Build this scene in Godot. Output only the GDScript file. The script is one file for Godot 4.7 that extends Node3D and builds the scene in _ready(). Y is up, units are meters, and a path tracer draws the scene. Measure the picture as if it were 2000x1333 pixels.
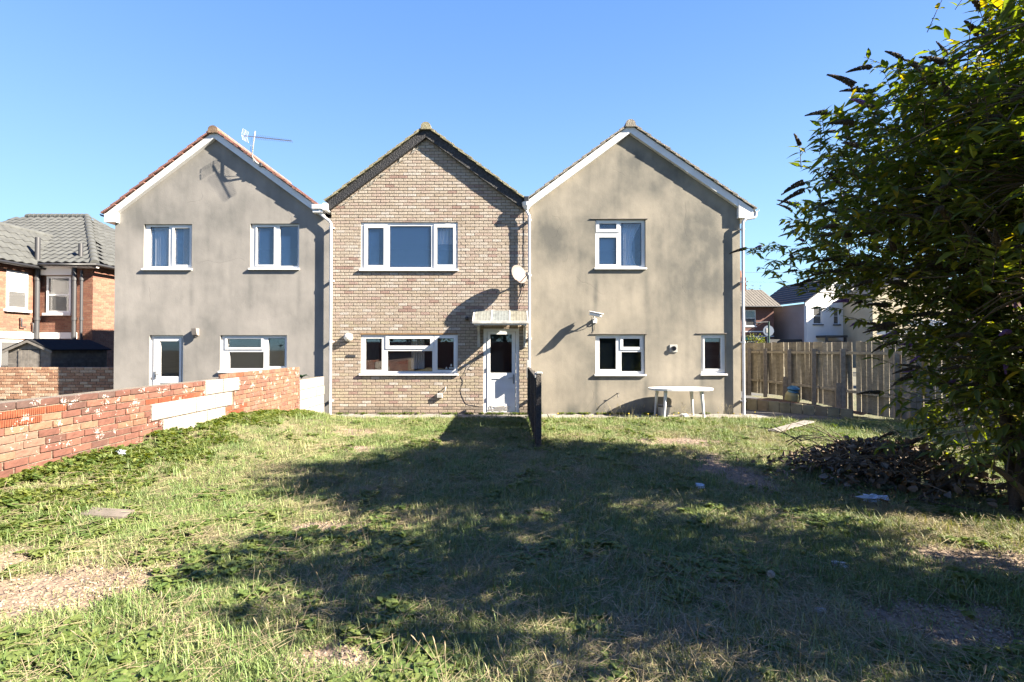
extends Node3D
# The rear of three joined gabled houses over a rough lawn. Units are metres, y up; the house fronts stand at z = FZ.

const FZ := -12.1
var rng := RandomNumberGenerator.new()
var M := {}
var base_of := {}
var used := {}
var fbm := FastNoiseLite.new()
var fine := FastNoiseLite.new()


class Shape:
	var v := PackedVector3Array()
	var n := PackedVector3Array()
	var u := PackedVector2Array()
	var c := PackedColorArray()
	var ix := PackedInt32Array()
	var col := Color.WHITE
	var uvx := Vector4(0, 1, 0, 1)   # x0, width, y0, height for front-facing uv

	func vert(p: Vector3, nn: Vector3) -> int:
		v.append(p); n.append(nn); c.append(col)
		u.append(Vector2((p.x - uvx.x) / uvx.y, 1.0 - (p.y - uvx.z) / uvx.w))
		return v.size() - 1

	# corners run counter-clockwise as seen from outside
	func tri(a: Vector3, b: Vector3, d: Vector3) -> void:
		var nn := (b - a).cross(d - a).normalized()
		var k := vert(a, nn); vert(b, nn); vert(d, nn)
		ix.append_array([k, k + 2, k + 1])

	func quad(a: Vector3, b: Vector3, d: Vector3, e: Vector3) -> void:
		var nn := (d - a).cross(e - b).normalized()
		var k := vert(a, nn); vert(b, nn); vert(d, nn); vert(e, nn)
		ix.append_array([k, k + 2, k + 1, k, k + 3, k + 2])

	func quad_out(a: Vector3, b: Vector3, d: Vector3, e: Vector3, mid: Vector3) -> void:
		if (d - a).cross(e - b).dot((a + b + d + e) * 0.25 - mid) >= 0.0: quad(a, b, d, e)
		else: quad(e, d, b, a)

	func tri_out(a: Vector3, b: Vector3, d: Vector3, mid: Vector3) -> void:
		if (b - a).cross(d - a).dot((a + b + d) / 3.0 - mid) >= 0.0: tri(a, b, d)
		else: tri(d, b, a)

	# smooth quad grid helper: four corners with own normals
	func squad(a: Vector3, na: Vector3, b: Vector3, nb: Vector3, d: Vector3, nd: Vector3, e: Vector3, ne: Vector3) -> void:
		var k := vert(a, na); vert(b, nb); vert(d, nd); vert(e, ne)
		if (d - a).cross(e - b).dot(na + nb + nd + ne) >= 0.0: ix.append_array([k, k + 2, k + 1, k, k + 3, k + 2])
		else: ix.append_array([k, k + 1, k + 2, k, k + 2, k + 3])

	func box(ce: Vector3, sz: Vector3, bs := Basis()) -> void:
		hexa(ce, sz, bs, 0.0)

	# a box with chamfered edges
	func hexa(ce: Vector3, sz: Vector3, bs: Basis, bv: float) -> void:
		var h := sz * 0.5
		var p := {}
		for sx: int in [-1, 1]:
			for sy: int in [-1, 1]:
				for sz2: int in [-1, 1]:
					for ax in 3:
						var q := Vector3(sx * h.x, sy * h.y, sz2 * h.z)
						if bv > 0.0:
							for o in 3:
								if o != ax: q[o] -= signf(q[o]) * bv
						p[[sx, sy, sz2, ax]] = ce + bs * q
		for ax in 3:
			for s: int in [-1, 1]:
				var k := []
				for t in [[-1, -1], [1, -1], [1, 1], [-1, 1]]:
					var w := [t[0], t[1]]; w.insert(ax, s)
					k.append(p[[w[0], w[1], w[2], ax]])
				quad_out(k[0], k[1], k[2], k[3], ce)
		if bv <= 0.0: return
		for ax in 3:   # edges along ax
			var a := (ax + 1) % 3; var b := (ax + 2) % 3
			for sa: int in [-1, 1]:
				for sb: int in [-1, 1]:
					var w1 := [0, 0, 0]; w1[ax] = -1; w1[a] = sa; w1[b] = sb
					var w2 := w1.duplicate(); w2[ax] = 1
					quad_out(p[[w1[0], w1[1], w1[2], a]], p[[w2[0], w2[1], w2[2], a]], p[[w2[0], w2[1], w2[2], b]], p[[w1[0], w1[1], w1[2], b]], ce)
		for sx: int in [-1, 1]:
			for sy: int in [-1, 1]:
				for sz2: int in [-1, 1]:
					tri_out(p[[sx, sy, sz2, 0]], p[[sx, sy, sz2, 1]], p[[sx, sy, sz2, 2]], ce)

	func span(x0: float, x1: float, y0: float, y1: float, z0: float, z1: float, bv := 0.0) -> void:
		hexa(Vector3(x0 + x1, y0 + y1, z0 + z1) * 0.5, Vector3(absf(x1 - x0), absf(y1 - y0), absf(z1 - z0)), Basis(), bv)

	func bar(a: Vector3, b: Vector3, w: float, h: float, up := Vector3.UP, bv := 0.0) -> void:
		var d := (b - a)
		var zz := d.normalized()
		var xx := up.cross(zz)
		xx = Vector3.RIGHT if xx.length() < 0.01 else xx.normalized()
		hexa((a + b) * 0.5, Vector3(w, h, d.length()), Basis(xx, zz.cross(xx), zz), bv)

	func tube(pts: Array, radii: Array, sides := 8, cap := true) -> void:
		var rings := []; var norms := []
		var side := Vector3.ZERO
		for k in pts.size():
			var d: Vector3 = (pts[mini(k + 1, pts.size() - 1)] - pts[maxi(k - 1, 0)]).normalized()
			if side == Vector3.ZERO: side = d.cross(Vector3.UP if absf(d.y) < 0.9 else Vector3.RIGHT).normalized()
			side = (side - d * side.dot(d)).normalized()
			var up := d.cross(side)
			var r := []; var nr := []
			for j in sides:
				var t := TAU * j / sides
				var dir := side * cos(t) + up * sin(t)
				nr.append(dir); r.append(pts[k] + dir * radii[mini(k, radii.size() - 1)])
			rings.append(r); norms.append(nr)
		for k in pts.size() - 1:
			for j in sides:
				var l := (j + 1) % sides
				squad(rings[k][j], norms[k][j], rings[k][l], norms[k][l], rings[k + 1][l], norms[k + 1][l], rings[k + 1][j], norms[k + 1][j])
		if cap:
			for e: int in [0, pts.size() - 1]:
				var inner: Vector3 = pts[1] if e == 0 else pts[e - 1]
				for j in sides: tri_out(pts[e], rings[e][j], rings[e][(j + 1) % sides], inner)

	# profile of (radius, height) turned about an axis through bs.y at ce
	func lathe(prof: Array, ce: Vector3, bs := Basis(), sides := 20) -> void:
		for k in prof.size() - 1:
			var a: Vector2 = prof[k]; var b: Vector2 = prof[k + 1]
			var t := b - a
			var n2 := Vector2(t.y, -t.x).normalized()
			for j in sides:
				var g0 := TAU * j / sides; var g1 := TAU * (j + 1) / sides
				var d0 := Vector3(cos(g0), 0, sin(g0)); var d1 := Vector3(cos(g1), 0, sin(g1))
				var na := bs * (d0 * n2.x + Vector3.UP * n2.y); var nb := bs * (d1 * n2.x + Vector3.UP * n2.y)
				squad(ce + bs * (d0 * a.x + Vector3.UP * a.y), na, ce + bs * (d1 * a.x + Vector3.UP * a.y), nb, ce + bs * (d1 * b.x + Vector3.UP * b.y), nb, ce + bs * (d0 * b.x + Vector3.UP * b.y), na)

	# a polygon in the plane of tf.x and tf.y, from n = lo to n = hi along tf.z
	func prism(poly: PackedVector2Array, tf: Transform3D, lo: float, hi: float) -> void:
		var q := poly
		if Geometry2D.is_polygon_clockwise(q): q = q.duplicate(); q.reverse()
		var t := Geometry2D.triangulate_polygon(q)
		var mid := Vector3.ZERO
		for w in q: mid += tf * Vector3(w.x, w.y, (lo + hi) * 0.5)
		mid /= q.size()
		var outw := tf.basis.z * 1000.0
		for k in range(0, t.size(), 3):
			var a := q[t[k]]; var b := q[t[k + 1]]; var d := q[t[k + 2]]
			tri_out(tf * Vector3(a.x, a.y, hi), tf * Vector3(b.x, b.y, hi), tf * Vector3(d.x, d.y, hi), mid - outw)
			tri_out(tf * Vector3(a.x, a.y, lo), tf * Vector3(b.x, b.y, lo), tf * Vector3(d.x, d.y, lo), mid + outw)
		for k in q.size():
			var a := q[k]; var b := q[(k + 1) % q.size()]
			var e := b - a
			var m := (tf * Vector3((a.x + b.x) * 0.5, (a.y + b.y) * 0.5, 0)) - tf.basis * Vector3(e.y, -e.x, 0) * 10.0
			quad_out(tf * Vector3(a.x, a.y, lo), tf * Vector3(b.x, b.y, lo), tf * Vector3(b.x, b.y, hi), tf * Vector3(a.x, a.y, hi), m)

	# upright panel facing +z with a straight foot, a top line and rectangular openings [x0, x1, y0, y1]
	func panel(x0: float, x1: float, y0: float, top: Array, holes: Array, zf: float, zb: float) -> void:
		var xs := [x0, x1]
		for t: Vector2 in top: if t.x > x0 and t.x < x1: xs.append(t.x)
		for h in holes: xs.append(h[0]); xs.append(h[1])
		xs.sort()
		var ty := func(x: float) -> float:
			for k in top.size() - 1:
				if x <= top[k + 1].x + 1e-6: return lerpf(top[k].y, top[k + 1].y, clampf((x - top[k].x) / (top[k + 1].x - top[k].x), 0, 1))
			return top[-1].y
		for k in xs.size() - 1:
			var a: float = xs[k]; var b: float = xs[k + 1]
			if b - a < 1e-5: continue
			var hs := []
			for h in holes: if h[0] < b - 1e-5 and h[1] > a + 1e-5: hs.append(h)
			hs.sort_custom(func(p, q): return p[2] < q[2])
			var lo := y0
			for h in hs + [null]:
				var ya: float = ty.call(a) if h == null else h[2]
				var yb: float = ty.call(b) if h == null else h[2]
				if maxf(ya, yb) - lo > 1e-5:
					quad(Vector3(a, lo, zf), Vector3(b, lo, zf), Vector3(b, yb, zf), Vector3(a, ya, zf))
					quad(Vector3(b, lo, zb), Vector3(a, lo, zb), Vector3(a, ya, zb), Vector3(b, yb, zb))
				if h != null: lo = h[3]
			var ta: float = ty.call(a); var tb: float = ty.call(b)
			quad(Vector3(a, ta, zf), Vector3(b, tb, zf), Vector3(b, tb, zb), Vector3(a, ta, zb))
			quad(Vector3(a, y0, zb), Vector3(b, y0, zb), Vector3(b, y0, zf), Vector3(a, y0, zf))
		quad(Vector3(x0, y0, zb), Vector3(x0, y0, zf), Vector3(x0, ty.call(x0), zf), Vector3(x0, ty.call(x0), zb))
		quad(Vector3(x1, y0, zf), Vector3(x1, y0, zb), Vector3(x1, ty.call(x1), zb), Vector3(x1, ty.call(x1), zf))
		for h in holes:
			quad(Vector3(h[0], h[2], zf), Vector3(h[0], h[2], zb), Vector3(h[0], h[3], zb), Vector3(h[0], h[3], zf))
			quad(Vector3(h[1], h[2], zb), Vector3(h[1], h[2], zf), Vector3(h[1], h[3], zf), Vector3(h[1], h[3], zb))
			quad(Vector3(h[0], h[2], zf), Vector3(h[1], h[2], zf), Vector3(h[1], h[2], zb), Vector3(h[0], h[2], zb))
			quad(Vector3(h[0], h[3], zb), Vector3(h[1], h[3], zb), Vector3(h[1], h[3], zf), Vector3(h[0], h[3], zf))

	func mesh() -> ArrayMesh:
		var m := ArrayMesh.new()
		var a := []
		a.resize(Mesh.ARRAY_MAX)
		a[Mesh.ARRAY_VERTEX] = v; a[Mesh.ARRAY_NORMAL] = n; a[Mesh.ARRAY_TEX_UV] = u; a[Mesh.ARRAY_COLOR] = c; a[Mesh.ARRAY_INDEX] = ix
		m.add_surface_from_arrays(Mesh.PRIMITIVE_TRIANGLES, a)
		return m


# ---------------------------------------------------------------- naming helpers
func numbered(called: String) -> String:
	used[called] = used.get(called, -1) + 1
	return called if used[called] == 0 else "%s_%03d" % [called, used[called]]

func tag(o: Node3D, label: String, category: String, group := "") -> Node3D:
	o.set_meta("label", label); o.set_meta("category", category)
	if group: o.set_meta("group", group)
	return o

func thing(called: String, label: String, category: String, at := Vector3.ZERO, group := "") -> Node3D:
	var o := Node3D.new()
	o.name = numbered(called); o.position = at
	add_child(o, true); base_of[o] = at
	return tag(o, label, category, group)

# commits a shape whose corners are in world coordinates as one named mesh
func put(called: String, s, m: Material, parent: Node3D = null, shift := true) -> MeshInstance3D:
	var o := MeshInstance3D.new()
	o.mesh = s.mesh() if s is Shape else s
	o.material_override = null
	for k in o.mesh.get_surface_count(): o.set_surface_override_material(k, m)
	if parent == null:
		o.name = numbered(called); add_child(o, true)
	else:
		o.name = called
		if shift and base_of.has(parent): o.position = -base_of[parent]
		parent.add_child(o, true)
	return o

func struct(called: String, s, m: Material) -> MeshInstance3D:
	var o := put(called, s, m)
	o.set_meta("kind", "structure")
	return o

func stuff(o: Node3D) -> Node3D:
	o.set_meta("kind", "stuff")
	return o

func scatter(called: String, mesh: Mesh, m: Material, places: Array, colors: Array, parent: Node3D = null) -> MultiMeshInstance3D:
	var mm := MultiMesh.new()
	mm.transform_format = MultiMesh.TRANSFORM_3D
	mm.use_colors = true
	mm.mesh = mesh
	mm.instance_count = places.size()
	var buf := PackedFloat32Array(); buf.resize(places.size() * 16)
	for k in places.size():
		var t: Transform3D = places[k]; var q: Color = colors[k]; var b := t.basis; var j := k * 16
		buf[j] = b.x.x; buf[j + 1] = b.y.x; buf[j + 2] = b.z.x; buf[j + 3] = t.origin.x
		buf[j + 4] = b.x.y; buf[j + 5] = b.y.y; buf[j + 6] = b.z.y; buf[j + 7] = t.origin.y
		buf[j + 8] = b.x.z; buf[j + 9] = b.y.z; buf[j + 10] = b.z.z; buf[j + 11] = t.origin.z
		buf[j + 12] = q.r; buf[j + 13] = q.g; buf[j + 14] = q.b; buf[j + 15] = 1.0
	mm.buffer = buf
	var o := MultiMeshInstance3D.new()
	o.multimesh = mm; o.material_override = m
	if parent == null:
		o.name = numbered(called); add_child(o, true)
	else:
		o.name = called
		if base_of.has(parent): o.position = -base_of[parent]
		parent.add_child(o, true)
	return stuff(o)


# ---------------------------------------------------------------- materials
func lin(r: float, g: float, b: float) -> Color:
	return Color(r, g, b).linear_to_srgb()

func noise_tex(freq: float, lo: float, hi: float, seed_no: int, size := 256, octaves := 5) -> NoiseTexture2D:
	var t := NoiseTexture2D.new()
	var f := FastNoiseLite.new()
	f.seed = seed_no; f.frequency = freq; f.fractal_octaves = octaves; f.noise_type = FastNoiseLite.TYPE_SIMPLEX_SMOOTH
	t.noise = f; t.seamless = true; t.width = size; t.height = size
	var g := Gradient.new()
	g.offsets = PackedFloat32Array([0.15, 0.85]); g.colors = PackedColorArray([lin(lo, lo, lo), lin(hi, hi, hi)])
	t.color_ramp = g
	return t

func mat(called: String, col: Color, rough := 0.8, tex: Texture2D = null, scale := 1.0, bump: Texture2D = null, depth := 0.0) -> StandardMaterial3D:
	var m := StandardMaterial3D.new()
	m.resource_name = called
	m.albedo_color = (col * 0.57).linear_to_srgb(); m.roughness = rough
	m.vertex_color_use_as_albedo = true
	if tex or bump:
		m.uv1_triplanar = true; m.uv1_world_triplanar = true
		m.uv1_scale = Vector3.ONE * scale
		m.albedo_texture = tex
	if bump:
		m.heightmap_enabled = true; m.heightmap_texture = bump; m.heightmap_scale = depth
	M[called] = m
	return m

func leafy(called: String, through: Color, rough := 0.55) -> StandardMaterial3D:
	var m := mat(called, Color.WHITE, rough)
	m.backlight_enabled = true; m.backlight = through
	m.cull_mode = BaseMaterial3D.CULL_DISABLED
	return m

func glass(called: String, col: Color, alpha: float) -> void:
	var m := mat(called, col, 0.02)
	m.vertex_color_use_as_albedo = false
	m.transparency = BaseMaterial3D.TRANSPARENCY_ALPHA
	m.albedo_color.a = alpha

# weathered render: blotches, rain streaks and a damp foot
func stained(called: String, w: float, h: float, a: Color, b: Color, seed_no: int, amount: float, spots: Array) -> void:
	var f := FastNoiseLite.new(); f.seed = seed_no; f.frequency = 0.55; f.fractal_octaves = 5
	var g := FastNoiseLite.new(); g.seed = seed_no + 1; g.frequency = 1.0; g.fractal_octaves = 3
	var px := 96.0
	var nx := int(w * px); var ny := int(h * px)
	var im := Image.create(nx, ny, false, Image.FORMAT_RGB8)
	var hm := Image.create(nx, ny, false, Image.FORMAT_L8)
	for j in ny:
		var y := h - j / px
		for i in nx:
			var x := i / px
			var d := clampf(f.get_noise_2d(x, y) * 0.9 + 0.42, 0, 1) * 0.75 + clampf(g.get_noise_2d(x * 3.1, y * 0.42 + 9.0) * 1.2 + 0.1, 0, 1) * 0.2
			d += clampf(0.3 - y, 0, 1) * (1.2 + 1.6 * g.get_noise_2d(x * 2.0, 3.0))
			for s in spots: d += s[4] * exp(-pow((x - s[0]) / s[2], 2) - pow((y - s[1]) / s[3], 2)) * (1.0 + 0.8 * f.get_noise_2d(x * 2.4 + 5.0, y * 2.0))
			var grain := fine.get_noise_2d(i * 7.0, j * 7.0)
			d = clampf(d * amount + grain * 0.06 + f.get_noise_2d(x * 9.0, y * 6.0) * 0.1, 0, 1)
			im.set_pixel(i, j, a.lerp(b, d).linear_to_srgb())
			var q := clampf(0.5 + grain * 0.35 + f.get_noise_2d(x * 5.0, y * 5.0) * 0.35, 0, 1)
			hm.set_pixel(i, j, Color(q, q, q))
	# hairline cracks and trowel edges that wander over the coat
	for k in 10:
		var q := Vector2(rng.randf() * nx, rng.randf() * ny)
		var ang := rng.randf_range(-0.5, 0.5) + (PI / 2 if rng.randf() < 0.6 else 0.0)
		for t in rng.randi_range(30, 130):
			q += Vector2(cos(ang), sin(ang)); ang += rng.randf_range(-0.22, 0.22)
			if q.x < 1 or q.y < 1 or q.x >= nx - 1 or q.y >= ny - 1: break
			im.set_pixel(int(q.x), int(q.y), im.get_pixel(int(q.x), int(q.y)).darkened(0.08))
			hm.set_pixel(int(q.x), int(q.y), Color(0.1, 0.1, 0.1))
	var m := mat(called, Color.WHITE, 0.92)
	m.albedo_texture = ImageTexture.create_from_image(im)
	m.heightmap_enabled = true; m.heightmap_texture = ImageTexture.create_from_image(hm); m.heightmap_scale = 0.35

# flecks of lime and old white paint that lie over a material
func flecked(called: String, scale: float, amount: float) -> void:
	var a := FastNoiseLite.new(); a.seed = 61; a.frequency = 0.05; a.fractal_octaves = 3
	var b := FastNoiseLite.new(); b.seed = 62; b.frequency = 0.006; b.fractal_octaves = 3
	var ia := a.get_seamless_image(1024, 1024); var ib := b.get_seamless_image(1024, 1024)
	var im := Image.create(1024, 1024, false, Image.FORMAT_RGBA8)
	for j in 1024:
		for i in 1024:
			var f := ia.get_pixel(i, j).r; var g := ib.get_pixel(i, j).r
			im.set_pixel(i, j, Color(0.62, 0.58, 0.55, smoothstep(0.80, 0.92, f * 0.45 + g * amount * 1.28) * 0.9))
	var m: StandardMaterial3D = M[called]
	m.detail_enabled = true; m.detail_blend_mode = BaseMaterial3D.BLEND_MODE_MIX
	m.detail_albedo = ImageTexture.create_from_image(im)
	m.uv1_scale = Vector3.ONE * scale

func make_materials() -> void:
	fbm.seed = 4; fbm.frequency = 0.5; fbm.fractal_octaves = 4
	fine.seed = 9; fine.frequency = 0.11; fine.fractal_octaves = 2
	var grain := noise_tex(0.02, 0.72, 1.0, 3)
	var blotch := noise_tex(0.012, 0.6, 1.0, 5)
	var bumpy := noise_tex(0.06, 0.0, 1.0, 8)
	mat("white_plastic", Color(1.0, 1.0, 1.0), 0.35, noise_tex(0.006, 0.86, 1.0, 21), 0.7)
	mat("old_white", Color(0.68, 0.67, 0.63), 0.5, blotch, 0.9)
	mat("pipe_white", Color(0.95, 0.94, 0.94), 0.4, noise_tex(0.01, 0.8, 1.0, 22), 0.6)
	mat("black_plastic", Color(0.02, 0.02, 0.022), 0.45)
	mat("dark_metal", Color(0.05, 0.05, 0.055), 0.5)
	mat("grey_metal", Color(0.42, 0.42, 0.43), 0.4).metallic = 0.7
	mat("mortar", Color(0.22, 0.19, 0.15), 0.95, grain, 2.0, bumpy, 0.5)
	mat("old_mortar", Color(0.25, 0.205, 0.15), 0.95, blotch, 2.0, bumpy, 0.8)
	mat("brick_tint", Color.WHITE, 0.9, grain, 2.5, bumpy, 0.35)
	mat("old_brick", Color.WHITE, 0.95, grain, 2.5, bumpy, 0.8)
	flecked("old_brick", 0.75, 0.60)
	mat("block", Color(0.42, 0.37, 0.32), 0.95, grain, 1.7, bumpy, 0.6)
	mat("concrete", Color(0.32, 0.30, 0.26), 0.95, blotch, 1.3, bumpy, 0.5)
	mat("tile_red", Color(0.36, 0.17, 0.13), 0.9, blotch, 2.0, bumpy, 0.5)
	mat("tile_moss", Color(0.36, 0.33, 0.21), 0.95, blotch, 2.4, bumpy, 0.9)
	mat("tile_grey", Color(0.33, 0.30, 0.25), 0.95, blotch, 2.2, bumpy, 0.7)
	mat("tile_slate", Color(0.098, 0.102, 0.096), 0.85, blotch, 1.1)
	mat("ridge_ochre", Color(0.27, 0.18, 0.115), 0.95, blotch, 3.0, bumpy, 0.8)
	mat("tile_dark", Color(0.035, 0.037, 0.045), 0.8, grain, 1.0)
	mat("tile_brown", Color(0.17, 0.15, 0.12), 0.85, blotch, 0.8)
	mat("black_board", Color(0.025, 0.025, 0.03), 0.7, noise_tex(0.03, 0.4, 1.0, 31), 1.5, bumpy, 0.8)
	mat("peeling_board", Color(0.10, 0.10, 0.105), 0.85, noise_tex(0.03, 0.25, 1.0, 33), 1.8, bumpy, 1.0)
	mat("red_brick", Color(0.36, 0.155, 0.085), 0.9, grain, 1.2)
	mat("far_brick", Color(0.23, 0.105, 0.08), 0.9, noise_tex(0.05, 0.6, 1.0, 35), 0.7)
	mat("white_render", Color(0.95, 0.93, 0.92), 0.9, noise_tex(0.006, 0.88, 1.0, 36), 0.3)
	mat("pink_render", Color(0.52, 0.40, 0.37), 0.9, noise_tex(0.006, 0.82, 1.0, 37), 0.3)
	mat("cream_render", Color(0.60, 0.52, 0.38), 0.9, noise_tex(0.006, 0.85, 1.0, 38), 0.3)
	mat("grey_render", Color(0.33, 0.29, 0.26), 0.9, grain, 0.5)
	mat("room", Color(0.15, 0.145, 0.14), 0.95)
	mat("curtain", Color(1.15, 1.15, 1.15), 0.9)
	mat("fence_wood", Color.WHITE, 0.9, noise_tex(0.02, 0.62, 1.0, 41), 1.6, bumpy, 0.4)
	mat("dark_wood", Color(0.105, 0.088, 0.073), 0.85, noise_tex(0.03, 0.55, 1.0, 42), 2.2, bumpy, 0.6)
	mat("shed_wood", Color(0.28, 0.25, 0.215), 0.9, blotch, 1.8)
	mat("felt", Color(0.04, 0.04, 0.042), 0.95, grain, 1.0)
	mat("bark", Color(0.11, 0.075, 0.05), 0.9, blotch, 6.0, bumpy, 0.6)
	mat("twig", Color(0.15, 0.11, 0.065), 0.9)
	mat("table_plastic", Color(0.98, 0.98, 0.97), 0.35, noise_tex(0.01, 0.85, 1.0, 44), 1.2)
	mat("paper", Color(0.62, 0.68, 0.78), 0.8)
	mat("soil", Color.WHITE, 1.0, noise_tex(0.05, 0.55, 1.0, 45), 1.1, bumpy, 1.5)
	mat("terrain", Color(0.13, 0.12, 0.07), 1.0, blotch, 0.2)
	mat("pebble", Color.WHITE, 0.9)
	mat("asphalt", Color(0.10, 0.095, 0.085), 0.95, grain, 0.8)
	mat("plain", Color.WHITE, 0.6)
	mat("polycarb", Color(0.36, 0.37, 0.35), 0.4, blotch, 2.2)
	M.felt.metallic_specular = 0.15
	M.polycarb.backlight_enabled = true; M.polycarb.backlight = Color(0.7, 0.65, 0.5)
	glass("pane", Color(0.03, 0.05, 0.08), 0.04)
	glass("sky_tint_pane", Color(0.045, 0.13, 0.36), 0.13)  # the deep blue sky reflection is put into the tint of this glass
	leafy("leaf", Color(1.0, 1.0, 0.35))
	leafy("blade", Color(0.7, 0.7, 0.3), 0.6)
	leafy("dry_leaf", Color(0.2, 0.14, 0.08), 0.85)
	leafy("petal", Color(0.3, 0.2, 0.4), 0.8)
	var cl := mat("lamp_glass", Color(0.75, 0.72, 0.66), 0.15)
	cl.clearcoat_enabled = true
	M.curtain.backlight_enabled = true; M.curtain.backlight = Color(0.5, 0.5, 0.55)


# ---------------------------------------------------------------- windows
# r: the whole opening [x0, x1, y0, y1]; cells: [x0, x1, y0, y1 of the glass, rim of an opening sash or 0]
func window(house: Node3D, r: Array, cells: Array, pane: String, recess := 0.055, sill := true, called := "window") -> MeshInstance3D:
	var zf := FZ - recess
	var holes := []
	for q in cells:
		var e: float = q[4]
		holes.append([q[0] - e * 0.6, q[1] + e * 0.6, q[2] - e * 0.6, q[3] + e * 0.6] if e > 0 else [q[0], q[1], q[2], q[3]])
	var f := Shape.new()
	var foot: float = r[2] + (0.05 if sill else 0.0)
	f.panel(r[0] + 0.004, r[1] - 0.004, foot, [Vector2(r[0], r[3] - 0.004), Vector2(r[1], r[3] - 0.004)], holes, zf, zf - 0.07)
	var o := put(called, f, M.white_plastic, house)
	for q in cells:
		var e: float = q[4]
		if e > 0:
			var s := Shape.new()
			s.panel(q[0] - e, q[1] + e, q[2] - e, [Vector2(q[0] - e, q[3] + e), Vector2(q[1] + e, q[3] + e)], [[q[0], q[1], q[2], q[3]]], zf + 0.016, zf - 0.05)
			put("sash", s, M.white_plastic, o)
		var g := Shape.new()
		for z: float in [zf - 0.022, zf - 0.042]: g.span(q[0] - 0.006, q[1] + 0.006, q[2] - 0.006, q[3] + 0.006, z, z - 0.004)
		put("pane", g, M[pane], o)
		var gasket := Shape.new()
		gasket.panel(q[0], q[1], q[2], [Vector2(q[0], q[3]), Vector2(q[1], q[3])], [[q[0] + 0.008, q[1] - 0.008, q[2] + 0.008, q[3] - 0.008]], zf - 0.012, zf - 0.02)
		put("gasket", gasket, M.black_plastic, o)
	var tv := Shape.new()
	var tq: Array = cells[cells.size() - 1]
	tv.span((tq[0] + tq[1]) * 0.5 - 0.14, (tq[0] + tq[1]) * 0.5 + 0.14, r[3] - 0.04, r[3] - 0.018, zf - 0.001, zf + 0.014, 0.003)
	put("trickle_vent", tv, M.white_plastic, o)
	if sill:
		var s := Shape.new()
		s.span(r[0] - 0.03, r[1] + 0.02, r[2], r[2] + 0.047, FZ + 0.05, zf - 0.06, 0.006)
		put("sill", s, M.white_plastic, o)
	return o

func handle(parent: Node3D, x: float, y: float, z: float, tall := 0.11) -> void:
	var s := Shape.new()
	s.span(x - 0.012, x + 0.012, y, y + 0.05, z, z + 0.012, 0.003)
	s.bar(Vector3(x, y + 0.03, z + 0.025), Vector3(x, y - tall + 0.03, z + 0.03), 0.016, 0.012, Vector3.BACK, 0.003)
	put("handle", s, M.grey_metal, parent)

# hanging cloth with folds, seen through a window
func drape(x0: float, x1: float, y0: float, y1: float, z: float, label: String, tie := 0.0, m := "curtain") -> void:
	var s := Shape.new()
	var nx := 40; var ny := 12
	var at := func(i: int, j: int) -> Vector3:
		var t := j / float(ny); var k := i / float(nx)
		var w := 1.0 - tie * sin(PI * clampf(t * 0.9, 0, 1))
		return Vector3(lerpf(x1, x0, k * w), lerpf(y1, y0, t), z + 0.025 * sin(k * 34.0 + 0.6 * sin(t * 3.0)) + 0.01 * sin(k * 13.0))
	for i in nx:
		for j in ny: s.quad(at.call(i, j), at.call(i, j + 1), at.call(i + 1, j + 1), at.call(i + 1, j))
	tag(put("curtain", s, M[m], null), label, "curtain")


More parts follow.
